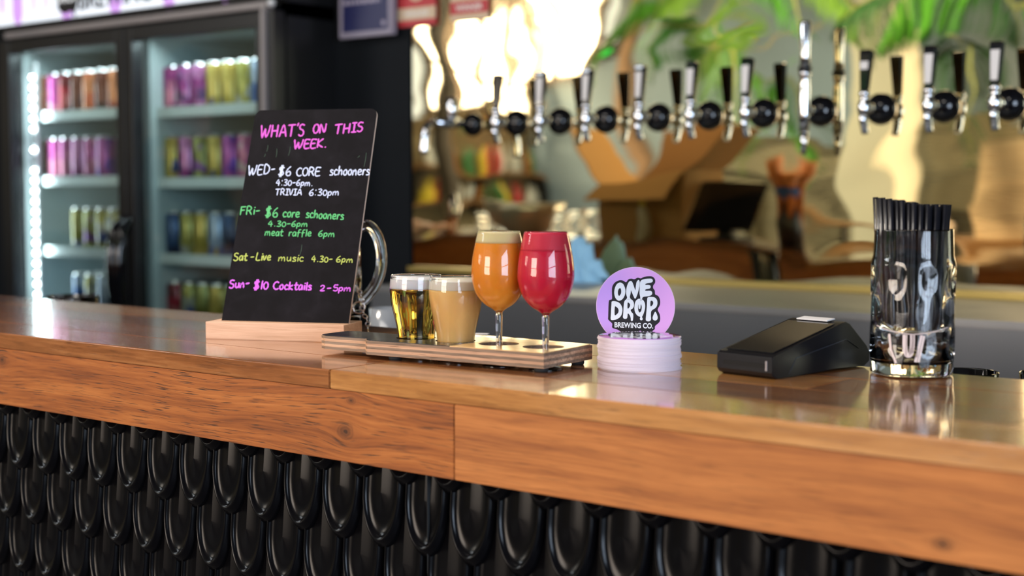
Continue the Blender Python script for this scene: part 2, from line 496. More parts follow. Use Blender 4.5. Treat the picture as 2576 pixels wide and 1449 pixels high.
# mirror and its brass trim
struct('trim_2', MB().box((-2.76, 2.975, 1.0705), (2.4, 2.998, 1.086)), mat('brass_trim', (.55, .42, .14), .3, .9), bevel=.001)
mm = MB().box((-2.757, 2.999, 1.0705), (2.4, 3.018, 2.75))
single('brass_mirror', mm, M['mirror'], 'large wavy brass-tinted mirror splashback behind the taps', 'mirror')

# ------------------------------------------------------------------ fridge
FY = 2.76
fr = thing('drinks_fridge', 'black two-door glass display fridge stocked with cans', 'fridge', (0, 0, 0))
FXL, FXR, FMX = -4.47, -3.067, -3.767
fb = MB()
fb.box((FXL, FY + .05, .1), (FXL + .03, 3.42, 1.84)).box((FXR - .03, FY + .05, .1), (FXR, 3.42, 1.84)).box((FXL, 3.40, .1), (FXR, 3.42, 1.84))
fb.box((FXL, FY + .05, 1.80), (FXR, 3.42, 1.845)).box((FXL, FY + .05, .1), (FXR, 3.42, .25)).box((FXL, FY + .03, 2.14), (FXR, 3.42, 2.16)).box((FXL, 3.0, 1.84), (FXR, 3.42, 2.15))
part('cabinet', fb, M['black'], fr)
part('liner', MB().box((FXL + .031, FY + .06, .25), (FXL + .05, 3.39, 1.80)).box((FXR - .05, FY + .06, .25), (FXR - .031, 3.39, 1.80)).box((FXL + .03, 3.37, .25), (FXR - .03, 3.39, 1.80)).box((FXL + .03, FY + .06, 1.785), (FXR - .03, 3.39, 1.80))
     .box((FMX - .012, FY + .075, .25), (FMX + .030, 3.37, 1.785)), M['fridge_white'], fr)
part('grey_rail', MB().box((-4.42, FY - .012, 1.818), (-3.085, FY + .02, 1.838), bev=.004), M['grey_trim'], fr)
part('grey_rail', MB().box((-3.118, FY - .012, .2), (-3.098, FY + .03, 1.818), bev=.004), M['grey_trim'], fr)
part('rail_clip', MB().sphere((-3.068, FY - .01, 1.83), .012, 6), M['white_plastic'], fr)
hdr = part('header_frame', MB().box((FXL, FY - .03, 1.845), (FXR, FY - .0, 1.857)).box((FXL, FY, 1.845), (FXR, 3.0, 1.857)).box((FXR - .012, FY - .03, 1.857), (FXR, 3.0, 2.14)).box((FXL, FY - .03, 1.857), (FXL + .012, 3.0, 2.14)).box((FXL, FY - .03, 2.14), (FXR, 3.0, 2.152)), M['black'], fr)
lb_m = mat('lightbox_face', (.8, .85, .9), .3, emit=(.80, .88, 1), es=1.15)
lb = part('lightbox_face', MB().box((FXL + .012, FY - .024, 1.857), (FXR - .012, FY - .01, 2.14)), lb_m, fr, 'backlit white header panel')
pk = mat('lightbox_pink', (.6, .3, .8), .3, emit=(.72, .42, .95), es=.85)
pk2 = mat('lightbox_pale_pink', (.7, .5, .8), .3, emit=(.88, .66, .95), es=1.0)
ink = mat('lightbox_ink', (.01, .01, .012), .4)
def yz(p, y): return Matrix(((1, 0, 0, p[0]), (0, 0, -1, y), (0, 1, 0, p[1]), (0, 0, 0, 1)))
def drip(px, pyb, w, m):
    p = aty(px, pyb, FY - .025)
    poly = [(w, .26), (w, .04)] + [(w * math.cos(t) , .04 - .04 * math.sin(t)) for t in [PI * i / 8 for i in range(1, 8)]] + [(-w, .04), (-w, .26)]
    top = 2.135 - p.z
    poly = [(x, min(z, top)) for x, z in poly]
    part('drip_print', MB().prism(poly, 0, .0008, M=yz((p.x, p.z), FY - .0245)), m, lb)
for px, py, w_, m_ in [(6, 38, .012, pk), (45, 62, .030, pk), (86, 32, .014, pk2), (116, 26, .014, pk2), (168, 52, .035, pk), (290, 36, .034, pk), (425, 24, .030, pk), (566, 8, .024, pk)]:
    drip(px, py, w_, m_)
p = aty(170, 20, FY - .027)
blob = smooth_loop([(-.055, .12), (-.062, .04), (-.052, .0), (-.035, -.012), (-.01, -.018), (.01, -.012), (.03, -.02), (.035, -.035), (.042, -.012), (.055, .01), (.06, .06), (.055, .12)], 3)
part('drip_print', MB().prism(blob, 0, .0008, M=yz((p.x, p.z), FY - .0258)), ink, lb, 'black logo blob print')

def text_mesh(s, size, m, offset=0.0, extrude=.0002, shear=0, align='CENTER'):
    c = bpy.data.curves.new('txt', 'FONT'); c.body = s; c.size = size; c.offset = offset; c.extrude = extrude; c.shear = shear
    c.align_x = align; c.resolution_u = 3
    o = bpy.data.objects.new('txt', c); COL.objects.link(o)
    dg = bpy.context.evaluated_depsgraph_get()
    me = bpy.data.meshes.new_from_object(o.evaluated_get(dg))
    bpy.data.objects.remove(o); bpy.data.curves.remove(c)
    me.materials.clear(); me.materials.append(m); return me
RX90 = (PI / 2, 0, 0)
inkw = mat('lightbox_white', (.8, .8, .8), .4, emit=(.9, .95, 1), es=.8)
part('logo_lettering', text_mesh('ONE\nDROP.', .045, inkw, .0012), None, lb, loc=(p.x, FY - .0275, p.z + .065), rot=RX90)
p = aty(330, 8, FY - .027)
part('header_lettering', text_mesh('BREWING CO.', .085, ink, .002), None, lb, loc=(p.x, FY - .026, p.z + .002), rot=RX90)

def door(x0, x1, gx0, gx1, hx):
    d = part('door', MB().box((x0, FY, .15), (gx0, FY + .045, 1.812)).box((gx1, FY, .15), (x1, FY + .045, 1.812)).box((gx0, FY, 1.768), (gx1, FY + .045, 1.812)).box((gx0, FY, .15), (gx1, FY + .045, .24)), M['black'], fr, bevel=.003)
    part('glass_pane', MB().box((gx0, FY + .02, .24), (gx1, FY + .026, 1.768)), M['pane'], d)
    pts = [(hx, FY + .005, .885), (hx, FY - .035, .93), (hx, FY - .05, 1.05), (hx, FY - .035, 1.17), (hx, FY + .005, 1.215)]
    part('door_handle', MB().tube(smooth_loop(pts, 4, False), [.012 + .006 * math.sin(PI * i / 16) for i in range(17)], 10), M['black_gloss'], d)
door(FXL, FMX - .003, -4.41, -3.812, FMX - .018)
door(FMX + .003, FXR - .005, -3.727, -3.150, FMX + .022)
# shelves
sz = [1.555, 1.332, 1.09, .865]
wire = mat('shelf_wire', (.62, .68, .68), .35)
for (x0, x1, dz) in ((FXL + .06, FMX - .014, .008), (FMX + .032, FXR - .055, 0)):
    for z in sz:
        z += dz
        s_ = part('shelf', MB().box((x0, FY + .115, z - .008), (x1, 3.36, z)).box((x0, FY + .10, z - .022), (x1, FY + .115, z + .010)), wire, fr)
# LED strips
ledm = MB().sphere((0, 0, 0), .0062, 4).mesh('led', M['led'])
lx = FXL + .088
strip = part('led_strip', MB().box((lx - .012, FY + .075, .3), (lx + .012, FY + .085, 1.74)), M['white_plastic'], fr)
pz = [195 + 26.0 * i for i in range(22)]
for i, py in enumerate(pz):
    if 345 < py < 375 or 400 < py < 425: continue
    q = aty(76 + (py - 190) * .04, py, FY + .07)
    link('led', ledm, strip, (lx, FY + .07, q.z))
l = bpy.data.lights.new('fridge_led_light', 'AREA'); l.shape = 'RECTANGLE'; l.size = .03; l.size_y = 1.3; l.energy = 5; l.color = (.85, .95, 1)
o = link('fridge_led_light', l, fr, (lx + .02, FY + .09, 1.05)); o.rotation_euler = (Vector((1, .5, 0))).to_track_quat('-Z', 'Y').to_euler()
for xx, pw in ((-3.41, 3.4), (-4.1, 3.0)):
    l = bpy.data.lights.new('fridge_top_light', 'AREA'); l.shape = 'RECTANGLE'; l.size = .5; l.size_y = .04; l.energy = pw; l.color = (.85, .95, 1)
    o = link('fridge_top_light', l, fr, (xx, FY + .09, 1.778)); o.rotation_euler = (-.5, 0, 0)

# cans
def can_mat(name, a, b, c, sc=28):
    a, b, c = [tuple(v * .6 for v in q) for q in (a, b, c)]
    m = mat(name, a, .2, .35); N = NT(m); tc = N.n('ShaderNodeTexCoord')
    v = N.n('ShaderNodeTexVoronoi'); v.inputs['Scale'].default_value = sc; N.l(tc.outputs['Object'], v.inputs['Vector'])
    r = N.ramp(v.outputs['Color'], [(0, a), (.45, a), (.46, b), (.72, b), (.73, c)], 'CONSTANT')
    N.l(r, N.b.inputs['Base Color']); return m
CM = {'purple': can_mat('can_purple', (.42, .05, .30), (.72, .25, .55), (.12, .03, .18)),
      'pink': can_mat('can_pink', (.75, .22, .38), (.55, .08, .35), (.85, .6, .6)),
      'gold': can_mat('can_gold', (.55, .42, .06), (.75, .55, .12), (.06, .08, .22)),
      'orange': can_mat('can_orange', (.65, .13, .05), (.8, .28, .12), (.25, .03, .04)),
      'red': can_mat('can_red', (.55, .02, .05), (.2, .01, .02), (.7, .2, .2)),
      'navy': can_mat('can_navy', (.02, .05, .14), (.03, .09, .25), (.02, .02, .05)),
      'blue': can_mat('can_blue', (.05, .18, .55), (.5, .6, .8), (.7, .5, .1)),
      'pale': can_mat('can_pale', (.65, .62, .5), (.5, .45, .1), (.15, .2, .5)),
      'olive': can_mat('can_olive', (.28, .27, .06), (.5, .5, .15), (.3, .1, .4)),
      'violet': can_mat('can_violet', (.22, .05, .5), (.55, .1, .45), (.7, .5, .7)),
      'brown': can_mat('can_brown', (.09, .03, .03), (.2, .05, .03), (.05, .02, .02))}
lidmat = mat('can_lid', (.75, .75, .75), .25, 1)
body_me = {}
def can_bodies(k):
    if k not in body_me:
        body_me[k] = MB().lathe([(.0001, .0), (.024, .0), (.032, .008), (.033, .012), (.033, .132), (.0315, .137), (.0001, .137)], 18).mesh('can_body', CM[k])
    return body_me[k]
lid_me = MB().lathe([(.0315, .136), (.028, .143), (.0275, .1455), (.026, .1455), (.0255, .141), (.0001, .141)], 18).mesh('can_lid', lidmat)
def can(k, x, y, z, label, group, name='drink_can'):
    t = thing(name, label, 'can', (x, y, z), random.uniform(0, 6), group)
    link('can_body', can_bodies(k), t); link('can_lid', lid_me, t); return t
rowsR = [(['purple', 'pink', 'purple', 'purple', 'gold', 'gold', 'pale', 'blue'], 0, 'top'), (['pink', 'gold', 'purple', 'olive', 'gold', 'violet', 'pink', 'purple'], 1, 'second'),
         (['navy', 'navy', 'pale', 'gold', 'blue', 'navy', 'gold', 'blue'], 2, 'third'), (['red', 'red', 'pale', 'olive', 'gold', 'olive', 'pale', 'red'], 3, 'bottom')]
rowsL = [(['orange', 'pink', 'red', 'brown', 'orange', 'brown', 'orange'], 0, 'top'), (['brown', 'pink', 'pink', 'purple', 'pink', 'violet'], 1, 'second'),
         (['pale', 'olive', 'pale', 'pale'], 2, 'third'), (['blue', 'pale', 'blue', 'navy', 'pale', 'blue'], 3, 'bottom')]
CNAME = {'purple': 'purple-print', 'pink': 'pink', 'gold': 'gold-yellow', 'orange': 'orange', 'red': 'red', 'navy': 'dark navy', 'blue': 'blue', 'pale': 'pale cream', 'olive': 'olive green', 'violet': 'violet', 'brown': 'dark brown'}
for side, rws, x0, dz in (('right', rowsR, aty(402, 200, FY + .155).x, 0), ('left', rowsL, aty(112, 200, FY + .155).x, .008)):
    for ks, si, nm in rws:
        xs = x0 if not (side == 'left' and si >= 2) else aty(205, 550, FY + .155).x
        cnt = {k: ks.count(k) for k in ks}
        seen = {}
        for row in range(2):
            for i, k in enumerate(ks):
                x = xs + i * .0705 + .004 * row
                if x > (-3.14 if side == 'right' else -3.80): continue
                o_ = ['leftmost', 'second', 'third', 'fourth', 'fifth', 'sixth', 'seventh', 'eighth'][i]
                lab = '%s can, %s of the %s row, %s shelf, %s fridge door' % (CNAME[k], o_, 'back' if row else 'front', nm, side)
                can(k, x, FY + .155 + .075 * row, sz[si] + dz, lab, 'cans on the %s shelf behind the %s fridge door' % (nm, side))

# ------------------------------------------------------------------ poster, stickers
pa, pb = aty(853, 98, 2.955), aty(985, 92, 2.955)
po = thing('wall_notice', 'navy framed notice with grey border on the black wall', 'sign', (pa.x, 2.955, pa.z), 0)
pw = pb.x - pa.x
frm = mat('notice_frame', (.34, .31, .40), .5)
part('frame', MB().box((0, 0, 0), (pw, .022, .30), bev=.002), frm, po)
part('printed_sheet', MB().box((.016, -.0015, .016), (pw - .014, .0, .285)), mat('navy_print', (.018, .022, .10), .4), po)
txt = mat('notice_text', (.42, .38, .50), .6)
for i in range(5):
    mbt = MB(); z = .094 + i * .026; x = .022; e = pw - .04 - random.uniform(0, .05)
    while x < e:
        wd = random.uniform(.008, .022); mbt.box((x, -.0022, z), (min(x + wd, e), -.0016, z + .012)); x += wd + .005
    part('text_line', mbt, txt, po)
part('badge', MB().cyl((pw - .03, -.0022, .034), (pw - .03, -.0016, .034), .008, n=12), txt, po)
cream = mat('sticker_cream', (.72, .55, .38), .5); redm = mat('sticker_red', (.55, .05, .06), .5); wht = mat('sticker_white', (.85, .8, .75), .5)
for (x0, x1, yb, lab, swap) in ((1001, 1096, 70, 'red award sticker with cream winner band, left on the mirror', 0), (1133, 1229, 55, 'red award sticker with red winner band, right on the mirror', 1)):
    a, b = aty(x0, yb, 2.990), aty(x1, yb - 6, 2.990)
    st = thing('award_sticker', lab, 'sticker', (a.x, 2.990, a.z), 0, 'award stickers on the mirror'); ww = b.x - a.x
    part('backing', MB().box((0, 0, 0), (ww, .003, .17), bev=.001), cream if swap else redm, st)
    part('band', MB().box((.0, -.0012, .018), (ww, -.0002, .052)), redm if swap else cream, st)
    part('winner_lettering', text_mesh('WINNER', .024, wht, .0006), None, st, loc=(ww / 2, -.0016, .0265), rot=RX90)
    part('emblem', MB().cyl((ww / 2, -.0012, .105), (ww / 2, -.0002, .105), .036, n=24), mat('sticker_tan', (.6, .45, .3), .5) if swap else cream, st)

# ------------------------------------------------------------------ beer taps
TZ = 1.4815
ballx = [(1190, 310), (1300, 305), (1410, 303), (1525, 300), (1657, 295), (1785, 292), (1922, 287), (2067, 280), (2217, 275), (2376, 272), (2540, 265)]
def flange(t, k=1.0):
    prof = [(.036 * k * math.sin(PI / 2 * j / 8) + 1e-5, .033 * k * math.cos(PI / 2 * j / 8)) for j in range(9)]
    Mx = Matrix.Rotation(PI / 2, 4, 'X')
    part('flange', MB().lathe(prof, 28, M=Mx), M['black_gloss'], t)
def make_tap(label, lab_style):
    t = thing('beer_tap', label, 'tap', (0, 0, 0), 0, 'row of beer taps on the mirror')
    flange(t)
    part('shank', MB().cyl((0, -.028, 0), (0, -.082, 0), .0105), M['chrome'], t)
    b = MB().lathe([(.0001, -.020), (.011, -.018), (.0145, -.008), (.0145, .006), (.011, .014), (.009, .020), (.012, .026), (.013, .031), (.010, .036), (.0001, .036)], 18, c=(0, -.088, 0))
    part('tap_body', b, M['chrome'], t)
    part('spout', MB().tube(smooth_loop([(0, -.088, -.012), (0, -.092, -.026), (0, -.086, -.040), (0, -.080, -.056)], 3, False), [.0095, .0095, .0095, .0095, .0095, .009, .009, .0085, .0085, .0085], 12), M['chrome'], t)
    # tapered black handle leaning a little toward the mirror
    h = MB()
    Ms = Matrix.Translation((0, -.088, .036)) @ Matrix.Rotation(-.10, 4, 'X')
    sec = [(.0085, .0), (.0095, .02), (.0125, .078), (.0125, .086), (.010, .088)]
    vs = []; fs = []
    for (hw, z) in sec:
        d = hw * .85
        for (sx, sy) in ((-1, -1), (1, -1), (1, 1), (-1, 1)): vs.append(Ms @ Vector((sx * hw, sy * d, z)))
    for j in range(len(sec) - 1):
        for i in range(4): fs.append((j * 4 + i, j * 4 + (i + 1) % 4, j * 4 + 4 + (i + 1) % 4, j * 4 + 4 + i))
    fs += [(3, 2, 1, 0), tuple(range(len(vs) - 4, len(vs)))]
    h.add(vs, fs)
    hd = part('handle', h, M['black_gloss'], t, bevel=.002)
    if lab_style:
        wl = M['white_paper']; z0, z1 = lab_style
        lv = []
        for z in (z0, z1):
            hw = .0085 + (.0125 - .0085) * z / .078
            for sx in (-.8, .8): lv.append(Ms @ Vector((sx * hw, -hw * .85 - .0008, z)))
        lv += [v + Vector((0, .0005, 0)) for v in lv]
        part('handle_label', MB().add(lv, [(0, 1, 3, 2), (4, 6, 7, 5), (0, 4, 5, 1), (2, 3, 7, 6), (0, 2, 6, 4), (1, 5, 7, 3)]), wl, hd, 'white paper strip')
    return t
ordw = ['first', 'second', 'third', 'fourth', 'fifth', 'sixth', 'seventh', 'eighth', 'ninth', 'tenth', 'eleventh']
protoA = protoB = protoC = None
for i, (px, py) in enumerate(ballx):
    X = aty(px, py, MIRY).x
    if i == 0:
        t = thing('water_tap', 'long-reach chrome tap with short knob, leftmost on the mirror', 'tap', (X, MIRY, TZ), 0, 'row of beer taps on the mirror')
        flange(t, .9)
        part('shank', MB().tube([(0, -.02, 0), (0, -.06, 0), (0, -.062, 0), (0, -.11, 0), (0, -.112, 0), (0, -.165, -.0)], [.010, .010, .014, .014, .011, .010], 14), M['chrome'], t)
        part('spout', MB().tube(smooth_loop([(0, -.155, 0), (0, -.182, -.008), (0, -.195, -.03), (0, -.199, -.085)], 4, False), .0115, 12), M['chrome'], t)
        part('knob', MB().lathe([(.0001, .012), (.012, .014), (.0155, .02), (.0165, .066), (.012, .070), (.0001, .070)], 18, c=(0, -.088, 0)), M['chrome'], t)
        continue
    if i == 7:
        t = thing('stout_tap', 'tall slim chrome stout tap, between the black-handled taps', 'tap', (X, MIRY, TZ), 0, 'row of beer taps on the mirror')
        flange(t)
        part('shank', MB().cyl((0, -.028, 0), (0, -.08, 0), .010), M['chrome'], t)
        part('tap_body', MB().lathe([(.0001, -.05), (.010, -.05), (.013, -.01), (.013, .05), (.0105, .07), (.014, .078), (.014, .086), (.0001, .088)], 16, c=(0, -.085, 0)), M['chrome'], t)
        part('spout', MB().tube([(0, -.085, -.045), (0, -.086, -.10)], [.010, .0055], 12), M['chrome'], t)
        part('collar', MB().lathe([(.0001, .086), (.0155, .087), (.0155, .095), (.0001, .096)], 16, c=(0, -.085, 0)), M['black'], t)
        part('handle', MB().lathe([(.0001, .094), (.012, .095), (.0105, .12), (.0135, .19), (.012, .196), (.0001, .197)], 16, c=(0, -.085, 0)), M['chrome'], t)
        continue
    lab = 'black-handled chrome beer tap, %s tap from the left on the mirror' % ordw[i]
    if i == 1: t = make_tap(lab, None)
    elif i == 2: t = protoA = make_tap(lab, (.008, .070))
    elif i == 8: t = make_tap(lab, (.045, .062))
    else:
        t = copy_tree(protoA); t['label'] = lab
    t.location = (X, MIRY, TZ)

# ------------------------------------------------------------------ chalkboard sign
bl, br = atz(558, 806, 1.1235), atz(877, 814, 1.1235)
u = Vector((br.x - bl.x, br.y - bl.y, 0)); Wb = u.length; u.normalize()
nrm = Vector((-u.y, u.x, 0)); a_ = math.radians(22)
upv = (nrm * math.sin(a_) + Vector((0, 0, 1)) * math.cos(a_)).normalized()
fn = u.cross(upv)                               # faces the camera
sign = thing('chalkboard_sign', 'small black chalkboard leaning in a pale timber block, weekly programme in chalk pen', 'sign', (bl.x, bl.y, BT), math.atan2(u.y, u.x))
Minv = Matrix.Rotation(-math.atan2(u.y, u.x), 4, 'Z') @ Matrix.Translation((-bl.x, -bl.y, -BT))
Hb = .314; rc = .010
def rr_poly(w_, h_, r_, y0=-.02):
    P = [(0, y0), (w_, y0)]
    for i in range(7): t = PI / 2 * i / 6; P.append((w_ - r_ + r_ * math.cos(t), h_ - r_ + r_ * math.sin(t)))
    for i in range(7): t = PI / 2 + PI / 2 * i / 6; P.append((r_ + r_ * math.cos(t), h_ - r_ + r_ * math.sin(t)))
    return P
Mb = Minv @ Matrix(((u.x, upv.x, fn.x, bl.x), (u.y, upv.y, fn.y, bl.y), (u.z, upv.z, fn.z, bl.z), (0, 0, 0, 1)))
def board_mat():
    m = mat('chalkboard_face', (.012, .010, .013), .7, spec=.12); N = NT(m); tc = N.n('ShaderNodeTexCoord')
    n = N.noise(tc.outputs['Object'], 35, 5, .6, .5)
    N.l(N.ramp(n, [(.4, (.0055, .0045, .006)), (.62, (.009, .0075, .010)), (.8, (.016, .014, .018))]), N.b.inputs['Base Color'])
    return m
bd = part('board', MB().prism(rr_poly(Wb, Hb, rc), -.004, 0, M=Mb), mat('ply_edge', (.80, .62, .52), .6), sign)
part('chalk_surface', MB().prism(rr_poly(Wb, Hb, rc), 0.00002, .0006, M=Mb), board_mat(), bd, 'matt black writing face')
blk_wood = wood('pale_beech', (.86, .56, .38), (.76, .46, .30), (.62, .35, .21), pore=.25, rough=.5, vary=0, porecol=(.4, .2, .1), sc=1.3)
zb = .0235
x0b = -.0135
blk = MB().prism([(x0b, -.022), (x0b + .200, -.022), (x0b + .200, .045), (x0b, .045)], 0, zb)
part('base_block', blk, blk_wood, sign, bevel=.001)

# stroke font: glyphs as polylines in a box of width w, cap height 1
G = {
 'W': (.95, [[(0, 1), (.12, .1), (.2, 0), (.42, .7), (.5, .1), (.6, .02), (.78, .4), (.92, 1)]]),
 'H': (.7, [[(.05, 1), (0, 0)], [(.6, 1), (.55, 0)], [(.02, .5), (.6, .52)]]),
 'A': (.75, [[(0, 0), (.38, 1), (.68, 0)], [(.12, .36), (.6, .36)]]),
 'T': (.75, [[(0, .97), (.7, 1)], [(.36, .98), (.3, 0)]]),
 "'": (.2, [[(.12, 1.1), (.05, .88)]]),
 'S': (.6, [[(.52, .92), (.28, 1), (.08, .85), (.12, .62), (.4, .48), (.5, .25), (.38, .04), (.18, 0), (.0, .12)]]),
 'O': (.65, [[(.32, 1), (.1, .85), (0, .45), (.12, .08), (.32, 0), (.52, .18), (.6, .55), (.5, .9), (.3, 1)]]),
 'N': (.75, [[(0, 0), (.06, .98), (.5, .05), (.66, 1)]]),
 'I': (.5, [[(.05, 1), (.48, 1)], [(.27, 1), (.22, 0)], [(0, .02), (.45, .0)]]),
 'E': (.6, [[(.55, 1), (.06, .97), (0, .02), (.5, 0)], [(.03, .52), (.42, .54)]]),
 'K': (.65, [[(.05, 1), (0, 0)], [(.55, 1), (.04, .45), (.55, 0)]]),
 'D': (.7, [[(.04, 0), (.08, 1), (.35, .98), (.6, .7), (.58, .3), (.35, .04), (0, 0)]]),
 'C': (.6, [[(.55, .88), (.35, 1), (.1, .8), (0, .45), (.12, .1), (.35, 0), (.55, .1)]]),
 'R': (.65, [[(0, 0), (.05, 1), (.35, 1), (.5, .8), (.38, .55), (.04, .48)], [(.25, .5), (.55, 0)]]),
 'V': (.6, [[(0, 1), (.25, 0), (.55, 1)]]),
 'F': (.6, [[(.06, 1), (0, 0)], [(.04, .98), (.55, 1)], [(.03, .55), (.42, .58)]]),
 'L': (.55, [[(.1, 1), (.0, .05), (.48, .02)]]),
 '.': (.32, [[(.08, .03), (.12, .05)]]),
 ':': (.34, [[(.08, .08), (.1, .1)], [(.1, .75), (.12, .85)]]),
 '-': (.5, [[(.05, .45), (.42, .5)]]),
 '$': (.6, [[(.5, .85), (.25, .95), (.06, .75), (.2, .55), (.42, .4), (.44, .15), (.2, .02), (.0, .15)], [(.25, 1.12), (.12, -.12)], [(.38, 1.12), (.25, -.12)]]),
 '6': (.55, [[(.42, 1), (.15, .7), (.02, .3), (.15, .02), (.38, .05), (.46, .28), (.32, .48), (.06, .3)]]),
 '4': (.6, [[(.3, 1), (.02, .42), (.5, .42)], [(.38, .75), (.34, 0)]]),
 '3': (.5, [[(.04, .95), (.3, 1), (.4, .78), (.15, .55), (.42, .35), (.34, .05), (.0, .05)]]),
 '0': (.5, [[(.22, .85), (.02, .55), (.08, .1), (.28, 0), (.45, .3), (.4, .7), (.2, .85)]]),
 '1': (.25, [[(.14, .95), (.08, 0)]]),
 '2': (.55, [[(.02, .8), (.2, 1), (.42, .85), (.35, .5), (.02, .03), (.48, .05)]]),
 '5': (.5, [[(.45, 1), (.1, .97), (.06, .6), (.35, .58), (.45, .3), (.3, .02), (.0, .08)]]),
 'a': (.5, [[(.4, .55), (.2, .62), (.02, .35), (.1, .02), (.3, .1), (.4, .5)], [(.4, .6), (.42, 0)]]),
 'c': (.45, [[(.38, .52), (.2, .62), (.02, .35), (.12, .03), (.38, .06)]]),
 'e': (.5, [[(.04, .3), (.38, .38), (.34, .6), (.15, .6), (.02, .3), (.15, .02), (.42, .08)]]),
 'f': (.45, [[(.4, .95), (.2, .9), (.14, .6), (.1, -.1)], [(.0, .5), (.36, .55)]]),
 'h': (.5, [[(.06, 1), (.0, 0), (.1, .4), (.28, .58), (.38, .4), (.38, 0)]]),
 'i': (.22, [[(.1, .58), (.08, 0)], [(.12, .82), (.14, .88)]]),
 'k': (.5, [[(.05, 1), (0, 0)], [(.38, .6), (.03, .3), (.4, 0)]]),
 'l': (.22, [[(.1, 1), (.06, 0)]]),
 'm': (.75, [[(.0, 0), (.04, .58), (.06, .35), (.22, .6), (.32, .4), (.32, .02), (.36, .38), (.52, .6), (.62, .4), (.64, 0)]]),
 'n': (.5, [[(.0, 0), (.03, .58), (.06, .35), (.24, .6), (.36, .42), (.38, 0)]]),
 'o': (.48, [[(.2, .6), (.02, .38), (.08, .05), (.28, .02), (.4, .3), (.32, .58), (.18, .6)]]),
 'p': (.5, [[(.06, .58), (.0, -.35)], [(.05, .42), (.25, .62), (.4, .42), (.3, .08), (.04, .05)]]),
 'r': (.38, [[(.02, 0), (.05, .58)], [(.05, .35), (.18, .58), (.34, .56)]]),
 's': (.42, [[(.35, .55), (.15, .62), (.06, .45), (.3, .25), (.3, .05), (.0, .03)]]),
 't': (.42, [[(.2, .95), (.14, .2), (.22, .02), (.38, .06)], [(.0, .6), (.4, .64)]]),
 'u': (.5, [[(.03, .58), (.04, .12), (.2, .0), (.36, .2)], [(.38, .58), (.4, 0)]]),
 'v': (.45, [[(0, .58), (.16, .0), (.38, .6)]]),
}
def on_board(px, py):
    d = ray(px, py); t = fn.dot(bl - C0) / fn.dot(d); P = C0 + d * t - bl
    return (P.dot(u), P.dot(upv))
def stroke_ribbon(mb, pts, hw, off, Mx, flat=0):
    pts = [Vector((p[0], p[1])) for p in pts]
    vs = []; n = len(pts)
    L = []; R = []
    for i in range(n):
        t = pts[min(i + 1, n - 1)] - pts[max(i - 1, 0)]
        if t.length < 1e-9: t = Vector((1, 0))
        t.normalize(); nn = Vector((-t.y, t.x))
        w_ = hw * (1 + .18 * math.sin(i * 1.7))
        L.append(pts[i] + nn * w_); R.append(pts[i] - nn * w_)
    t0 = (pts[1] - pts[0]).normalized(); t1 = (pts[-1] - pts[-2]).normalized()
    outline = L + [pts[-1] + t1 * hw * .9] + R[::-1] + [pts[0] - t0 * hw * .9]
    vs = [Mx @ Vector((p.x, p.y, off)) for p in outline]
    m = len(outline); fs = []
    for i in range(n - 1): fs.append((i, i + 1, m - 3 - i, m - 2 - i))
    fs.append((n - 1, n, n + 1)); fs.append((0, m - 2, m - 1))
    mb.add(vs, fs)
cc = {'mag': mat('chalk_magenta', (.72, .10, .62), .6), 'whi': mat('chalk_white', (.62, .68, .92), .6), 'grn': mat('chalk_green', (.10, .50, .17), .6),
      'yel': mat('chalk_yellow', (.45, .52, .10), .6), 'pur': mat('chalk_violet', (.66, .12, .78), .6)}
WORDS = [
 ('mag', 'title', [("WHAT'S", 656, 345, 766, 342, 29, 0), ('ON', 788, 336, 822, 334, 22, 0), ('THIS', 842, 338, 914, 331, 23, 0), ('WEEK.', 740, 374, 823, 371, 21, 0)]),
 ('whi', 'wednesday', [('WED-', 625, 440, 692, 437, 23, 0), ('$6', 701, 442, 733, 442, 23, 0), ('CORE', 746, 443, 807, 442, 20, 0), ('schooners', 830, 441, 930, 441, 22, 0),
          ('4:30-6pm.', 695, 467, 788, 468, 15, 0), ('TRIVIA', 693, 491, 760, 491, 15, 0), ('6:30pm', 778, 492, 854, 492, 16, 0)]),
 ('grn', 'friday', [('FRi-', 605, 540, 654, 540, 20, 0), ('$6', 668, 546, 700, 548, 24, 0), ('core', 712, 546, 754, 547, 21, 0), ('schooners', 770, 548, 865, 553, 20, 0),
          ('4.30-6pm', 675, 570, 775, 571, 14, 0), ('meat', 667, 593, 712, 594, 17, 0), ('raffle', 727, 594, 784, 595, 17, 0), ('6pm', 801, 595, 843, 596, 15, 0)]),
 ('yel', 'saturday', [('Sat', 588, 656, 622, 656, 19, 0), ('-', 630, 654, 640, 654, 15, 0), ('Live', 645, 655, 682, 655, 19, 0), ('music', 701, 657, 764, 658, 17, 0), ('4.30-', 784, 659, 837, 660, 15, 0), ('6pm', 846, 660, 889, 661, 15, 0)]),
 ('pur', 'sunday', [('Sun-', 577, 725, 628, 723, 20, 0), ('$10', 639, 727, 675, 727, 21, 0), ('Cocktails', 688, 728, 784, 730, 19, 0), ('2', 806, 732, 818, 732, 14, 0), ('-', 822, 733, 834, 733, 15, 0), ('5pm', 839, 732, 884, 733, 15, 0)]),
]
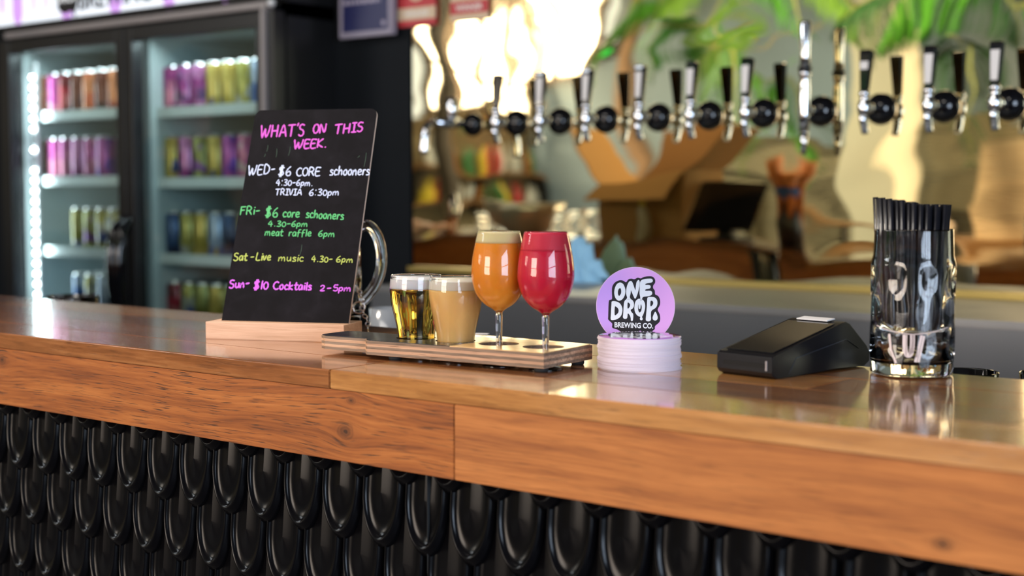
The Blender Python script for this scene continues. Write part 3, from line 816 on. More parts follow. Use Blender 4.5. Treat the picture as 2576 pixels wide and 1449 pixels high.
for ck, nm, words in WORDS:
    mb = MB()
    for (s, x0, y0, x1, y1, ch, _) in words:
        tot = sum(G[c][0] for c in s) ; lastpad = .08
        sx = (x1 - x0) / (tot - lastpad); X = x0
        for ci, c in enumerate(s):
            wg, strokes = G[c]
            jit = random.uniform(-.03, .03)
            for st in strokes:
                pp = smooth_loop([(a, b) for a, b in st], 5, False) if len(st) > 2 else [st[0], ((st[0][0] + st[1][0]) / 2 + .004, (st[0][1] + st[1][1]) / 2), st[1]]
                pts = []
                for (a, b) in pp:
                    px = X + a * .86 * sx + b * ch * .10
                    f_ = (px - x0) / max(1, (x1 - x0))
                    py = y0 + (y1 - y0) * f_ - (b + jit) * ch
                    pts.append(on_board(px, py))
                hw = (.0009 if ch > 18 else .00074) * (1.25 if nm in ('title', 'sunday') else 1)
                stroke_ribbon(mb, pts, hw, .0008 + .00001 * random.random(), Mb)
            X += wg * sx
    part('chalk_lettering', mb, cc[ck], bd, '%s lines of chalk pen writing' % {'mag': 'magenta', 'whi': 'pale blue-white', 'grn': 'green', 'yel': 'yellow-green', 'pur': 'violet-pink'}[ck])
# old chalk smears
mb = MB()
for (x0, y0, x1, y1) in [(675, 366, 671, 382), (697, 375, 695, 396), (668, 388, 665, 395), (731, 370, 726, 392), (922, 385, 916, 420), (905, 392, 900, 397), (760, 616, 755, 642)]:
    stroke_ribbon(mb, [on_board(x0, y0), on_board((x0 + x1) / 2 + 1, (y0 + y1) / 2), on_board(x1, y1)], .0003, .0008, Mb)
part('chalk_smear', mb, mat('chalk_faint', (.05, .09, .06), .8), bd)

# ------------------------------------------------------------------ glass mug behind the sign
def mug_profile(R, H, th, base):
    return [(.0001, 0), (R * .90, 0), (R * .96, .004), (R * .97, .02), (R, .03), (R, H * .72), (R * .965, H * .75), (R * .93, H * .98), (R * .915, H), (R * .90, H - .001), (R * .90 - .001, H * .76), (R - th, H * .70), (R - th, base + .012), (R * .8 - th, base), (.0001, base)]
def densify(prof, i0, i1, k):
    out = []
    for i in range(len(prof) - 1):
        out.append(prof[i])
        if i0 <= i < i1:
            for j in range(1, k): t = j / k; out.append((prof[i][0] + (prof[i + 1][0] - prof[i][0]) * t, prof[i][1] + (prof[i + 1][1] - prof[i][1]) * t))
    out.append(prof[-1]); return out
def dimple(R, z0, z1, amp, rows=3, cols=9):
    def f(r, z, a, j):
        if r > R * .985 and z0 < z < z1:
            v = (z - z0) / (z1 - z0) * rows; row = int(v)
            ph = a + (PI / cols if row % 2 else 0)
            return r - amp * (max(0, math.cos(ph * cols)) ** .8) * math.sin(PI * (v - row)) ** .8 + amp * .15
        return r
    return f
mgp = atz(831, 828, BT); mgp = Vector((-1.503, 1.457, BT))
mug = thing('glass_mug', 'clear dimpled glass beer mug standing behind the chalkboard', 'glass', mgp)
prof = densify(mug_profile(.044, .160, .005, .012), 4, 5, 18)
part('glass_body', MB().lathe(prof, 54, dent=dimple(.044, .03, .115, .0022)), M['glass'], mug)
hd_ = Rt.copy(); hr = .039
hp = [(.036, .142), (.052, .150), (.066, .138), (.073, .115), (.0735, .090), (.066, .065), (.052, .045), (.040, .035)]
hpts = [hd_ * a + Vector((0, 0, b)) for a, b in smooth_loop(hp, 4, False)]
part('handle', MB().tube(hpts, [.0082] * len(hpts), 12, ref=(-hd_.y, hd_.x, 0)), M['glass'], mug)

# chain hanging from the mug handle
def torus(mb, c, R, r, ax1, ax2, n=14, k=6, sx=1):
    pts = [c + ax1 * (R * sx * math.cos(2 * PI * i / n)) + ax2 * (R * math.sin(2 * PI * i / n)) for i in range(n)]
    mb.tube(pts, r, k, closed=True, ref=tuple(ax1.cross(ax2)))
silver = mat('silver', (.75, .72, .74), .2, 1)
cpath = [(900, 725), (907, 740), (910, 758), (911, 775), (917, 793), (923, 805), (926, 818), (925, 828)]
chy = 1.462
P0 = [aty(x, y, chy) for x, y in cpath]
ch = thing('key_chain', 'thin silver chain with a ring draped from the glass mug', 'chain', P0[0])
samp = smooth_loop([tuple(p) for p in P0], 5, False)
v1, v2 = Rt.copy(), Vector((0, 0, 1))
acc = [Vector(samp[0])]
for q in samp:
    q = Vector(q)
    if (q - acc[-1]).length > .0052: acc.append(q)
for i, q in enumerate(acc):
    if q.z < BT + .0035: q.z = BT + .0035
    mbc = MB(); d = (acc[min(i + 1, len(acc) - 1)] - acc[max(i - 1, 0)]).normalized()
    sd = Rt if i % 2 else Rt.cross(d).normalized()
    torus(mbc, q - P0[0], .0034, .0008, sd, d, 10, 5)
    part('chain_link', mbc, silver, ch)
mbc = MB(); torus(mbc, aty(903, 774, chy) - P0[0], .0085, .0011, Rt, v2, 20, 6)
part('ring', mbc, silver, ch)

# ------------------------------------------------------------------ flight paddle
PC = Vector((-.9414, 1.2340, 0)); pdir = Vector((-math.cos(math.radians(5.5)), -math.sin(math.radians(5.5)), 0)); pn = Vector((.170, -.9854, 0)) * -1
pn = Vector((pdir.y, -pdir.x, 0))
ang = math.atan2(pdir.y, pdir.x) + PI      # local +X towards the camera-right end
pad_z0, pad_z1 = .0050, .0225
pad = thing('flight_paddle', 'laminated timber tasting paddle with four glass holes and black handle', 'paddle', (PC.x, PC.y, BT), ang)
# local: x from -.33 (handle) to 0 (square end), y from 0 (front) to .098
def circ(cx, cy, r, n=32, slot=None):
    P = []; done = False
    for i in range(n):
        t = 2 * PI * i / n; x, y = cx + r * math.cos(t), cy + r * math.sin(t)
        sw = .0085; yb = .0145
        if slot is not None and y < cy and abs(x - slot) < sw: continue
        if slot is not None and not done and y < cy and x >= slot + sw:
            P += [(slot - sw, cy - r * .93), (slot - sw, yb + .004), (slot - sw * .6, yb + .001), (slot, yb), (slot + sw * .6, yb + .001), (slot + sw, yb + .004), (slot + sw, cy - r * .80)]; done = True
        P.append((x, y))
    return P
hs = [(.0335, .0150), (.0945, .0765), (.1565, None), (.2150, None)]
PWd = .107
holes = [circ(-a, .053, .0240, slot=(-b if b else None)) for a, b in hs]
outl = [(0, 0), (0, PWd), (-.244, PWd), (-.251, PWd - .004), (-.254, .082), (-.262, .077), (-.328, .077), (-.338, .072), (-.341, .062), (-.341, .030), (-.338, .022), (-.328, .017), (-.265, .017), (-.258, .013), (-.2535, .004), (-.248, 0)]
def ply_mat():
    m = wood('paddle_ply', (.56, .39, .27), (.43, .28, .185), (.26, .16, .10), pore=.55, rough=.55, vary=0, sc=1.2)
    N = NT(m); tc = N.n('ShaderNodeTexCoord'); sp_ = N.n('ShaderNodeSeparateXYZ'); N.l(tc.outputs['Object'], sp_.inputs[0])
    wv = N.math('FRACT', N.math('MULTIPLY', N.math('ADD', sp_.outputs[2], N.math('MULTIPLY', N.noise(tc.outputs['Object'], 30, 2), .0015)), 1 / .0065))
    f_ = N.ramp(wv, [(.0, (.55,) * 3), (.42, (.55,) * 3), (.5, (1.25, 1.1, 1.0)), (.92, (1.25, 1.1, 1.0)), (1, (.55,) * 3)])
    src = N.b.inputs['Base Color'].links[0].from_socket
    N.l(N.mix(1.0, src, f_, 'MULTIPLY'), N.b.inputs['Base Color']); return m
part('paddle_board', MB().prism(outl, pad_z0, pad_z1 - .0008, holes), ply_mat(), pad, bevel=.0012)
topm = wood('paddle_top', (.80, .52, .24), (.68, .42, .18), (.5, .29, .11), pore=.3, rough=.35, coat=.3, face='y', vary=0)
part('top_veneer', MB().prism([(-.0015, .0015), (-.0015, PWd - .0015), (-.122, PWd - .0015), (-.128, .0015)], pad_z1 - .0008, pad_z1, [[(x, y) for x, y in h] for h in holes[:2]]), topm, pad, 'bare honey timber half')
blackt = mat('paddle_black_paint', (.016, .017, .02), .3, coat=.2); Nb = NT(blackt); tcb = Nb.n('ShaderNodeTexCoord')
mpb = Nb.n('ShaderNodeMapping'); mpb.inputs['Scale'].default_value = (20, 300, 300); Nb.l(tcb.outputs['Object'], mpb.inputs[0])
Nb.l(Nb.ramp(Nb.noise(mpb.outputs[0], 1, 3), [(.45, (.012, .013, .016)), (.75, (.06, .065, .075))]), Nb.b.inputs['Base Color'])
ob = [(-.1285, .0015), (-.1225, PWd - .0015)] + [(x + .0012, y) for x, y in outl[2:]]
ob = [(min(x, -.1225), min(max(y, .0015), PWd - .0015)) for x, y in ob]
part('top_paint', MB().prism(ob, pad_z1 - .0008, pad_z1, holes[2:]), blackt, pad, 'black painted handle half')
for (x, y) in ((-.010, .090), (-.010, .0105), (-.215, .012), (-.215, .090), (-.106, .090)):
    part('rubber_foot', MB().lathe([(.0001, 0), (.007, 0), (.008, .002), (.008, pad_z0), (.0001, pad_z0)], 14, c=(x, y, 0)), M['rubber'], pad)
def pad_pt(s, w_=.049):
    q = Vector((PC.x, PC.y, BT)) + pdir * s + pn * w_
    return q

# ------------------------------------------------------------------ the four beers
def liquid_of(inner, z0, z1, grow=.0004):
    """profile of liquid between heights following inner wall (list r,z ascending)"""
    def rad(z):
        if z <= inner[0][1]: return inner[0][0]
        for i in range(len(inner) - 1):
            (r0, a), (r1, b) = inner[i], inner[i + 1]
            if a <= z <= b: return r0 + (r1 - r0) * (z - a) / max(1e-6, b - a)
        return inner[-1][0]
    zs = [z0] + [a for r, a in inner if z0 < a < z1] + [z1]
    P = [(.0001, z0)] + [(max(.0002, rad(z) + grow), z) for z in zs] + [(.0001, z1)]
    return P
def sm_prof(p, k=4): return smooth_loop(p, k, False)
def beer_mat(name, col, trans=0, sss=.35, rough=.25, noise_s=0, col2=None):
    m = mat(name, col, rough, sss=sss)
    if col2:
        N = NT(m); tc = N.n('ShaderNodeTexCoord'); sp_ = N.n('ShaderNodeSeparateXYZ'); N.l(tc.outputs['Object'], sp_.inputs[0])
        v = N.math('ADD', N.math('MULTIPLY', sp_.outputs[2], 9), N.math('MULTIPLY', N.noise(tc.outputs['Object'], 30, 3), .25))
        N.l(N.ramp(v, [(.45, col), (1.15, col2)]), N.b.inputs['Base Color'])
    return m
foam_m = mat('beer_foam', (.92, .90, .92), .6, sss=.3)
foam2 = mat('cream_foam', (.92, .86, .74), .6, sss=.3)
# small tulip tasters
so = sm_prof([(.0205, .0), (.0216, .004), (.0218, .018), (.0232, .032), (.0262, .046), (.0300, .062), (.0322, .078), (.0318, .090), (.0305, .0985)])
si = sm_prof([(.0185, .010), (.0195, .020), (.0210, .034), (.0243, .048), (.0282, .063), (.0304, .078), (.0301, .090), (.0291, .0980)])
def taster(name, label, pos, liqm, foamm, z_l, z_f):
    t = thing(name, label, 'glass', pos, 0, 'four beers on the paddle')
    prof = [(.0001, .0)] + so + [(.0299, .0992)] + si[::-1] + [(.0001, .010)]
    part('glass_body', MB().lathe(prof, 48), M['glass'], t)
    part('beer', MB().lathe(liquid_of(si, .0098, z_l), 48), liqm, t)
    part('foam', MB().lathe(liquid_of(si, z_l + .0001, z_f), 48), foamm, t)
    return t
lager = mat('golden_lager', (.93, .62, .10), .0, trans=1, ior=1.34)
haze = beer_mat('hazy_pale', (1.0, .62, .22), sss=.15)
taster('lager_taster', 'small tulip glass of clear golden lager with white head', pad_pt(.2150, .054), lager, foam_m, .0825, .0940)
taster('hazy_taster', 'small tulip glass of cloudy pale orange beer with thin head', pad_pt(.1565, .054), haze, foam2, .0835, .0935)
# stemmed glasses
go = sm_prof([(.0038, .062), (.0075, .0655), (.0175, .072), (.0262, .083), (.0308, .097), (.0318, .108), (.0305, .124), (.0275, .140), (.0242, .154)])
gi = sm_prof([(.0022, .0665), (.0105, .070), (.0195, .0765), (.0265, .088), (.0297, .100), (.0304, .110), (.0291, .125), (.0262, .140), (.0232, .1535)])
def stemmed(name, label, pos, liqm, foamm, z_l, z_f):
    t = thing(name, label, 'glass', pos, 0, 'four beers on the paddle')
    stem = [(.0001, .0), (.0185, .0), (.0195, .001), (.0180, .0025), (.009, .004), (.0048, .008), (.0036, .02), (.0038, .045), (.0042, .058)]
    prof = stem + go + [(.0237, .1547)] + gi[::-1] + [(.0001, .066)]
    part('glass_body', MB().lathe(prof, 48), M['glass'], t)
    part('beer', MB().lathe(liquid_of(gi, .0664, z_l), 48), liqm, t)
    part('foam', MB().lathe(liquid_of(gi, z_l + .0001, z_f), 48), foamm, t)
    return t
orange = beer_mat('orange_smoothie', (.95, .50, .09), col2=(1.0, .36, .02), sss=.2)
redm2 = beer_mat('raspberry_smoothie', (.78, .010, .06), sss=.4)
stemmed('orange_stemmed_beer', 'stemmed glass of cloudy orange beer, left of the red one', pad_pt(.0765, .0265), orange, mat('orange_foam', (.95, .80, .45), .6, sss=.3), .141, .1525)
stemmed('red_stemmed_beer', 'stemmed glass of raspberry-red beer at the paddle end', pad_pt(.0140, .0265), redm2, mat('red_foam', (.78, .035, .085), .5, sss=.4), .134, .1532)

# ------------------------------------------------------------------ coasters and coaster sign
SC = Vector((-.8876, 1.3415, BT))
print_m = mat('coaster_gloss_top', (.50, .16, .55), .08, coat=.8)
N = NT(print_m); tc = N.n('ShaderNodeTexCoord')
card = mat('coaster_card', (.80, .70, .78), .75)
ncoast = 23; tk = .00158
z = BT
cb = MB().lathe([(.0001, 0), (.0466, 0), (.0470, .0003), (.0470, tk - .0003), (.0466, tk - .00005), (.0001, tk - .00005)], 56).mesh('coaster', card)
for i in range(ncoast):
    last = i == ncoast - 1
    dx, dy = random.uniform(-.0009, .0009), random.uniform(-.0009, .0009)
    if i == 0: dx = .0009
    lab = 'round white-edged beer coaster in the stack beside the paddle'
    on_ = ['top', 'second', 'third', 'fourth', 'fifth', 'sixth', 'seventh', 'eighth', 'ninth', 'tenth', 'eleventh', 'twelfth', 'thirteenth', 'fourteenth', 'fifteenth', 'sixteenth', 'seventeenth', 'eighteenth', 'nineteenth', 'twentieth', 'twenty-first', 'twenty-second', 'bottom'][ncoast - 1 - i]
    lab = 'round pale-edged coaster, %s from the top of the stack' % on_
    if i == 0: lab = 'bottom coaster of the stack, sticking out slightly'
    if last: lab = 'glossy purple printed coaster on top of the stack'
    if last:
        t = thing('coaster', lab, 'coaster', (SC.x + dx, SC.y + dy, z), 0, 'stack of beer coasters')
        link('card', cb, t)
        part('printed_face', MB().lathe([(.0001, tk), (.0462, tk), (.0462, tk + .00025), (.0001, tk + .00025)], 56), mat('coaster_print', (.60, .26, .72), .10, coat=.8), t, 'glossy lilac print')
        ip = smooth_loop([(-.036, .014), (-.03, .028), (-.01, .036), (.012, .034), (.034, .022), (.040, .0), (.034, -.022), (.016, -.034), (-.008, -.03), (-.03, -.022), (-.038, -.006)], 3)
        part('logo_print', MB().prism([(x, y) for x, y in ip], tk + .0003, tk + .0005), mat('coaster_black_print', (.02, .015, .022), .12, coat=.8), t)
        part('lettering', text_mesh('ONE\nDROP.', .026, mat('coaster_white_print', (.8, .8, .85), .12, coat=.8), .0008, .0001), None, t, loc=(0, .002, tk + .0006), rot=(0, 0, math.atan2(Rt.y, Rt.x)))
    else:
        tag(link('coaster', cb, None, (SC.x + dx, SC.y + dy, z)), lab, 'coaster', 'stack of beer coasters')
    z += tk
stack_top = z
# upright round sign behind the stack, in a black slotted foot
sc_c = C0 + ray(1598.5, 770.5) * (1.708 / 1.0)
sgp = Vector((sc_c.x, sc_c.y, BT))
face = Vector((-sc_c.x, -sc_c.y, 0)).normalized()     # towards the camera
sx_ = Vector((-face.y, face.x, 0))
if sx_.dot(Rt) < 0: sx_ = -sx_
ca = math.radians(2.5)
face = (face * math.cos(ca) - sx_ * math.sin(ca)).normalized(); sx_ = Vector((-face.y, face.x, 0)); sx_ = sx_ if sx_.dot(Rt) > 0 else -sx_
rs = thing('round_table_sign', 'upright round lilac brewery sign standing behind the coaster stack', 'sign', sgp)
Rd = 99 / FPX * 1.708
Ms = Matrix(((sx_.x, 0, face.x, 0), (sx_.y, 0, face.y, 0), (0, 1, 0, sc_c.z - BT), (0, 0, 0, 1)))
lil = mat('lilac_card', (.80, .42, .90), .55); NL = NT(lil); tcl = NL.n('ShaderNodeTexCoord')
spl = NL.n('ShaderNodeSeparateXYZ'); NL.l(tcl.outputs['Object'], spl.inputs[0])
mp_ = NL.math('ADD', NL.math('MULTIPLY', spl.outputs[0], 9), NL.math('MULTIPLY', spl.outputs[2], 3))
NL.l(NL.ramp(mp_, [(.0, (.62, .36, .92)), (.35, (.82, .41, .88))]), NL.b.inputs['Base Color'])
disc = [(Rd * math.cos(2 * PI * i / 72), Rd * math.sin(2 * PI * i / 72)) for i in range(72)]
dk = part('disc', MB().prism(disc, -.0016, 0, M=Ms), mat('disc_edge', (.80, .55, .85), .5), rs)
part('disc_print', MB().prism([(x * .985, y * .985) for x, y in disc], 0, .00012, M=Ms), lil, dk)
blkp = mat('logo_black', (.012, .010, .014), .5); whp = mat('logo_white', (.86, .90, .96), .5)
def L2(p): return ((p[0] - 791) / 716 * Rd, (794 - p[1]) / 716 * Rd)
def poly_part(name, pts, z, m, smooth=3, closed=True):
    q = smooth_loop([L2(p) for p in pts], smooth) if smooth else [L2(p) for p in pts]
    return part(name, MB().prism(q, z, z + .00008, M=Ms), m, dk)
outline = [(365, 660), (362, 520), (372, 430), (420, 360), (500, 322), (570, 330), (618, 358), (660, 305), (715, 290), (770, 300), (830, 272), (885, 285), (940, 258), (1030, 245), (1105, 255), (1145, 310), (1140, 370), (1112, 410), (1110, 460), (1140, 505), (1148, 575), (1200, 600), (1235, 670), (1235, 760), (1195, 850), (1230, 930), (1242, 1010), (1225, 1080), (1150, 1150), (1145, 1205), (1110, 1235), (1098, 1270), (1095, 1342), (1045, 1342), (1040, 1275), (1015, 1250), (990, 1275), (985, 1342), (905, 1342), (903, 1250), (860, 1245), (820, 1285), (770, 1300), (720, 1280), (690, 1265), (600, 1268), (545, 1272), (470, 1225), (372, 1190), (370, 1115), (300, 1045), (297, 980), (305, 720), (330, 680)]
poly_part('logo_backing', outline, .0002, blkp, 3)
def letter(pts, holes=()):
    poly_part('logo_letter', pts, .00035, whp, 3)
    for h in holes: poly_part('logo_counter', h, .0005, blkp, 3)
letter([(510, 362), (570, 395), (606, 490), (600, 580), (560, 660), (490, 697), (430, 650), (405, 560), (415, 470), (450, 395)], [[(510, 463), (530, 500), (528, 560), (495, 606), (473, 570), (478, 500)]])
letter([(640, 640), (622, 570), (625, 480), (645, 400), (675, 345), (712, 333), (740, 370), (775, 470), (790, 500), (795, 440), (810, 350), (845, 313), (866, 350), (860, 440), (830, 560), (800, 640), (780, 655), (760, 620), (720, 530), (708, 505), (700, 570), (688, 625), (700, 668), (625, 668)])
letter([(885, 330), (935, 300), (1030, 288), (1085, 292), (1103, 325), (1085, 355), (1010, 370), (972, 385), (972, 400), (1040, 403), (1066, 430), (1050, 465), (985, 480), (968, 492), (975, 508), (1060, 508), (1093, 540), (1080, 585), (1010, 610), (925, 625), (905, 690), (880, 690), (878, 625), (864, 560), (866, 460), (870, 380)])
letter([(365, 708), (440, 708), (510, 745), (550, 820), (553, 900), (520, 985), (450, 1035), (370, 1052), (342, 1030), (345, 950), (355, 760)], [[(418, 808), (450, 812), (482, 850), (482, 905), (450, 945), (415, 955)]])
letter([(640, 665), (710, 665), (755, 710), (765, 780), (745, 830), (705, 860), (720, 900), (752, 940), (748, 1040), (735, 1062), (712, 1060), (706, 1010), (690, 960), (655, 925), (648, 980), (635, 1018), (595, 1025), (566, 1000), (570, 930), (580, 760), (600, 690)], [[(650, 730), (680, 740), (695, 770), (680, 815), (650, 835)]])
letter([(870, 655), (930, 680), (965, 750), (962, 850), (930, 950), (912, 985), (925, 1020), (915, 1045), (885, 1045), (872, 1020), (880, 985), (830, 965), (785, 900), (772, 810), (790, 710), (830, 665)], [[(845, 760), (850, 830), (880, 835), (890, 755), (905, 800), (898, 870), (868, 907), (845, 870), (838, 800)]])
letter([(1015, 628), (1070, 620), (1140, 630), (1182, 680), (1188, 750), (1160, 815), (1085, 870), (1072, 940), (1075, 1030), (1050, 1062), (1010, 1065), (980, 1040), (985, 960), (998, 800), (1003, 680)], [[(1065, 700), (1090, 690), (1112, 715), (1105, 760), (1065, 792)]])
letter([(1152, 888), (1185, 950), (1197, 1000), (1180, 1038), (1148, 1050), (1115, 1035), (1103, 1000), (1118, 950)])
bt = text_mesh('BREWING CO.', .0148, whp, .00045, .00005)
zs_ = [v.co.x for v in bt.vertices]; wt = max(zs_) - min(zs_)
k_ = (1115 - 413) / 716 * Rd / wt; hh_ = max(v.co.y for v in bt.vertices) - min(v.co.y for v in bt.vertices); ky = 100 / 716 * Rd / hh_
mnx = min(zs_)
for v in bt.vertices:
    x, y = (v.co.x - mnx) * k_ + L2((413, 0))[0], v.co.y * ky + L2((0, 1180))[1] + .0000
    y -= (x - L2((413, 0))[0]) * .02
    v.co = Ms @ Vector((x, y, .0004 + v.co.z))
part('logo_lettering', bt, None, dk)
ftop = (C0 + ray(1605, 846) * 1.708).z - BT
Mf = Matrix(((sx_.x, face.x, 0, 0), (sx_.y, face.y, 0, 0), (0, 0, 1, 0), (0, 0, 0, 1)))
part('slotted_foot', MB().box((-.024, -.010, 0), (.026, -.0018, ftop), M=Mf).box((-.024, .0012, 0), (.026, .0035, ftop), M=Mf).box((-.024, -.0018, 0), (.026, .0012, .010), M=Mf), M['black'], rs)

# ------------------------------------------------------------------ payment terminal
tm_o = Vector((-.7195, 1.3405, BT)); ta = math.radians(-9)
term = thing('card_terminal', 'black handheld card payment terminal between coasters and straw jar', 'card terminal', tm_o, ta)
# local: x from -.076 to 0 (width), y 0 (front) to .19
W_ = .074
def prof_body(z_scale=1): pass
top = [(0, .0235), (.004, .0255), (.128, .0525), (.135, .0535), (.142, .051), (.176, .024), (.182, .016)]
bot = [(.182, .006), (.172, .001), (.120, .002), (.040, .0), (.010, .0), (.003, .003), (0, .007)]
poly = top + bot
Mt = Matrix(((0, 0, 1, 0), (1, 0, 0, 0), (0, 1, 0, 0), (0, 0, 0, 1)))
part('housing', MB().prism(poly, -W_, 0, M=Mt), mat('terminal_shell', (.006, .006, .008), .35, spec=.3), term, bevel=.003)
sl = (.0525 - .0255) / .124
sa = math.atan(sl)
Msc = Matrix.Translation((-W_ / 2, .066, .0255 + .062 * sl)) @ Matrix.Rotation(sa, 4, 'X')
part('screen', MB().box((-W_ / 2 + .005, -.058, .0004), (W_ / 2 - .005, .056, .0012), bev=.0004, M=Msc), mat('terminal_glass', (.010, .010, .012), .12, coat=.6), term, 'dusty glossy touch screen')
part('card_slot', MB().box((-W_ + .009, -.0006, .012), (-.009, .001, .0165)), mat('slot_black', (.001, .001, .001), .8), term)
part('slot_trim', MB().box((-.0075, -.0012, .009), (-.0055, .0005, .0195)), M['grey_trim'], term)
part('side_seam', MB().tube([(.0006, .030, .004), (.0006, .042, .020), (.0006, .135, .034), (.0006, .16, .022)], .0004, 6), mat('terminal_seam', (.03, .035, .05), .4), term)
pm = Matrix.Translation((-W_ / 2, .128, .0540)) @ Matrix.Rotation(.10, 4, 'X')
part('paper_slip', MB().box((-.022, -.005, 0), (.020, .010, .0012), M=pm), M['white_paper'], term, 'white receipt paper edge')

# ------------------------------------------------------------------ straw jar
JC = Vector((-.6252, 1.4836, BT)); JR = .0447
jar = thing('straw_jar', 'dimpled clear glass mug holding black straws at the bar end', 'jar', JC)
jp = [(.0001, 0), (JR * .93, 0), (JR * .985, .003), (JR * .985, .014), (JR, .020), (JR, .122), (JR * .975, .1265), (JR * .955, .130), (JR * .93, .157), (JR * .92, .1585), (JR * .90, .157), (JR * .915, .130), (JR * .92, .122), (JR * .90, .045), (JR * .83, .018), (JR * .70, .0135), (.0001, .0135)]
jp = densify(jp, 4, 5, 26)
part('glass_body', MB().lathe(jp, 72, dent=dimple(JR, .020, .122, .0026, 3, 8)), M['glass'], jar)
pr = mat('frosted_print', (.72, .60, .58), .6)
# printed mark on the jar: curved line and letter shapes
def on_jar(a, z, r=JR + .0004):
    b = math.atan2(-JC.y, -JC.x) ; t = b + a; return Vector((r * math.cos(t), r * math.sin(t), z))
mb = MB()
line = [on_jar(-.95 + 1.9 * i / 24, .0515 - .004 * math.sin(PI * i / 24) + .003 * abs(i - 12) / 12) for i in range(25)]
mb.tube(line, .00055, 5)
part('etched_line', mb, pr, jar, 'thin pale printed line')
def jar_ribbon(mb, pts, w_):
    vs = []; fs = []
    for i, (a, z) in enumerate(pts):
        t0 = pts[max(0, i - 1)]; t1 = pts[min(len(pts) - 1, i + 1)]
        dx, dz = (t1[0] - t0[0]) * JR, t1[1] - t0[1]; l_ = math.hypot(dx, dz) or 1; nx, nz = -dz / l_ * w_, dx / l_ * w_
        vs += [on_jar(a + nx / JR, z + nz), on_jar(a - nx / JR, z - nz)]
    for i in range(len(pts) - 1): fs.append((2 * i, 2 * i + 2, 2 * i + 3, 2 * i + 1))
    mb.add(vs, fs)
mb = MB()
jar_ribbon(mb, smooth_loop([(-.16, .047), (-.16, .035), (-.12, .026), (-.03, .026), (.01, .035), (.01, .047)], 4, False), .0024)
jar_ribbon(mb, [(.22, .047), (.09, .018)], .0014); jar_ribbon(mb, [(.28, .046), (.16, .018)], .0012)
jar_ribbon(mb, [(-.55, .047), (-.50, .030), (-.36, .016)], .0014)
part('printed_letter', mb, pr, jar, 'pale printed U lettering')
# straws
sr = .0030; Ls = .1350
straw_m = mat('black_straw', (.010, .010, .014), .28, coat=.3)
sme = MB().lathe([(sr, 0), (sr, Ls), (sr - .0005, Ls), (sr - .0005, 0), (sr, 0)], 10).mesh('straw', straw_m)
lean = (Rt * .045 + Hd * -.015)
n = 0
zb0 = .050
part('straw_rest', MB().lathe([(.0001, zb0 - .0016), (JR * .80, zb0 - .0016), (JR * .80, zb0 - .0004), (.0001, zb0 - .0004)], 40), M['glass'], jar, 'clear insert disc')
for i in range(-9, 10):
    for j in range(-9, 10):
        x = (i + (j % 2) * .5) * .00635; y = j * .0055
        if math.hypot(x, y) > .0345: continue
        base = Rt * (x * .90 - .003) + Hd * (y * .95)
        topo = Rt * (x * 1.16 - .003) + Hd * (y * 1.05)
        top_p = topo + Vector((0, 0, Ls)); d = (top_p - base).normalized()
        # tops slope down towards the right
        dz = .0085 - .22 * (x + .0345) + random.uniform(-.0012, .0012)
        dz = max(dz, .0)
        o = link('straw', sme, None, JC + base + Vector((0, 0, zb0 + .0005 + dz * .9)))
        o.rotation_mode = 'QUATERNION'; o.rotation_quaternion = d.to_track_quat('Z', 'Y')
        tag(o, 'black drinking straw bunched in the glass jar', 'straw', 'black straws in the jar'); n += 1

# ------------------------------------------------------------------ glasses on the lower shelf, tumbler, slip
def tumbler(name, label, pos, R, H, group=None):
    t = thing(name, label, 'glass', pos, 0, group)
    part('glass_body', MB().lathe([(.0001, 0), (R * .8, 0), (R * .84, .003), (R, H), (R - .0008, H + .001), (R - .002, H), (R * .82 - .002, .008), (.0001, .008)], 40), M['glass'], t)
    return t
tumbler('tumbler', 'clear glass behind the bar, just right of the straw jar, rim only visible', (-.612, 1.612, .92), .036, .170, 'glasses on the lower shelf')
tumbler('tumbler', 'clear glass behind the bar at far right, rim only visible', (-.520, 1.66, .92), .046, .170, 'glasses on the lower shelf')
q = aty(160, 746, 1.60)
tumbler('tumbler', 'clear glass behind the bar in front of the fridge, rim only visible', (q.x, 1.62, .92), .050, q.z - .92, 'glasses on the lower shelf')
q = aty(983, 775, 1.72)
t = thing('steel_tumbler', 'small pale glass tumbler behind the lager glass', 'glass', (q.x, 1.72, .92), 0)
part('glass_body', MB().lathe([(.0001, 0), (.028, 0), (.031, .003), (.036, q.z - .92), (.034, q.z - .92), (.029, .008), (.0001, .008)], 32), mat('pale_glass', (.6, .65, .72), .1, trans=.6), t)
q = atz(1235, 838, BT)
single('paper_scrap', MB().box((-.010, -.005, 0), (.010, .005, .0012), bev=.0004), M['white_paper'], 'small cream paper scrap on bar behind the orange beer', 'paper', loc=(q.x, q.y - .02, BT), rot=(0, 0, .4))

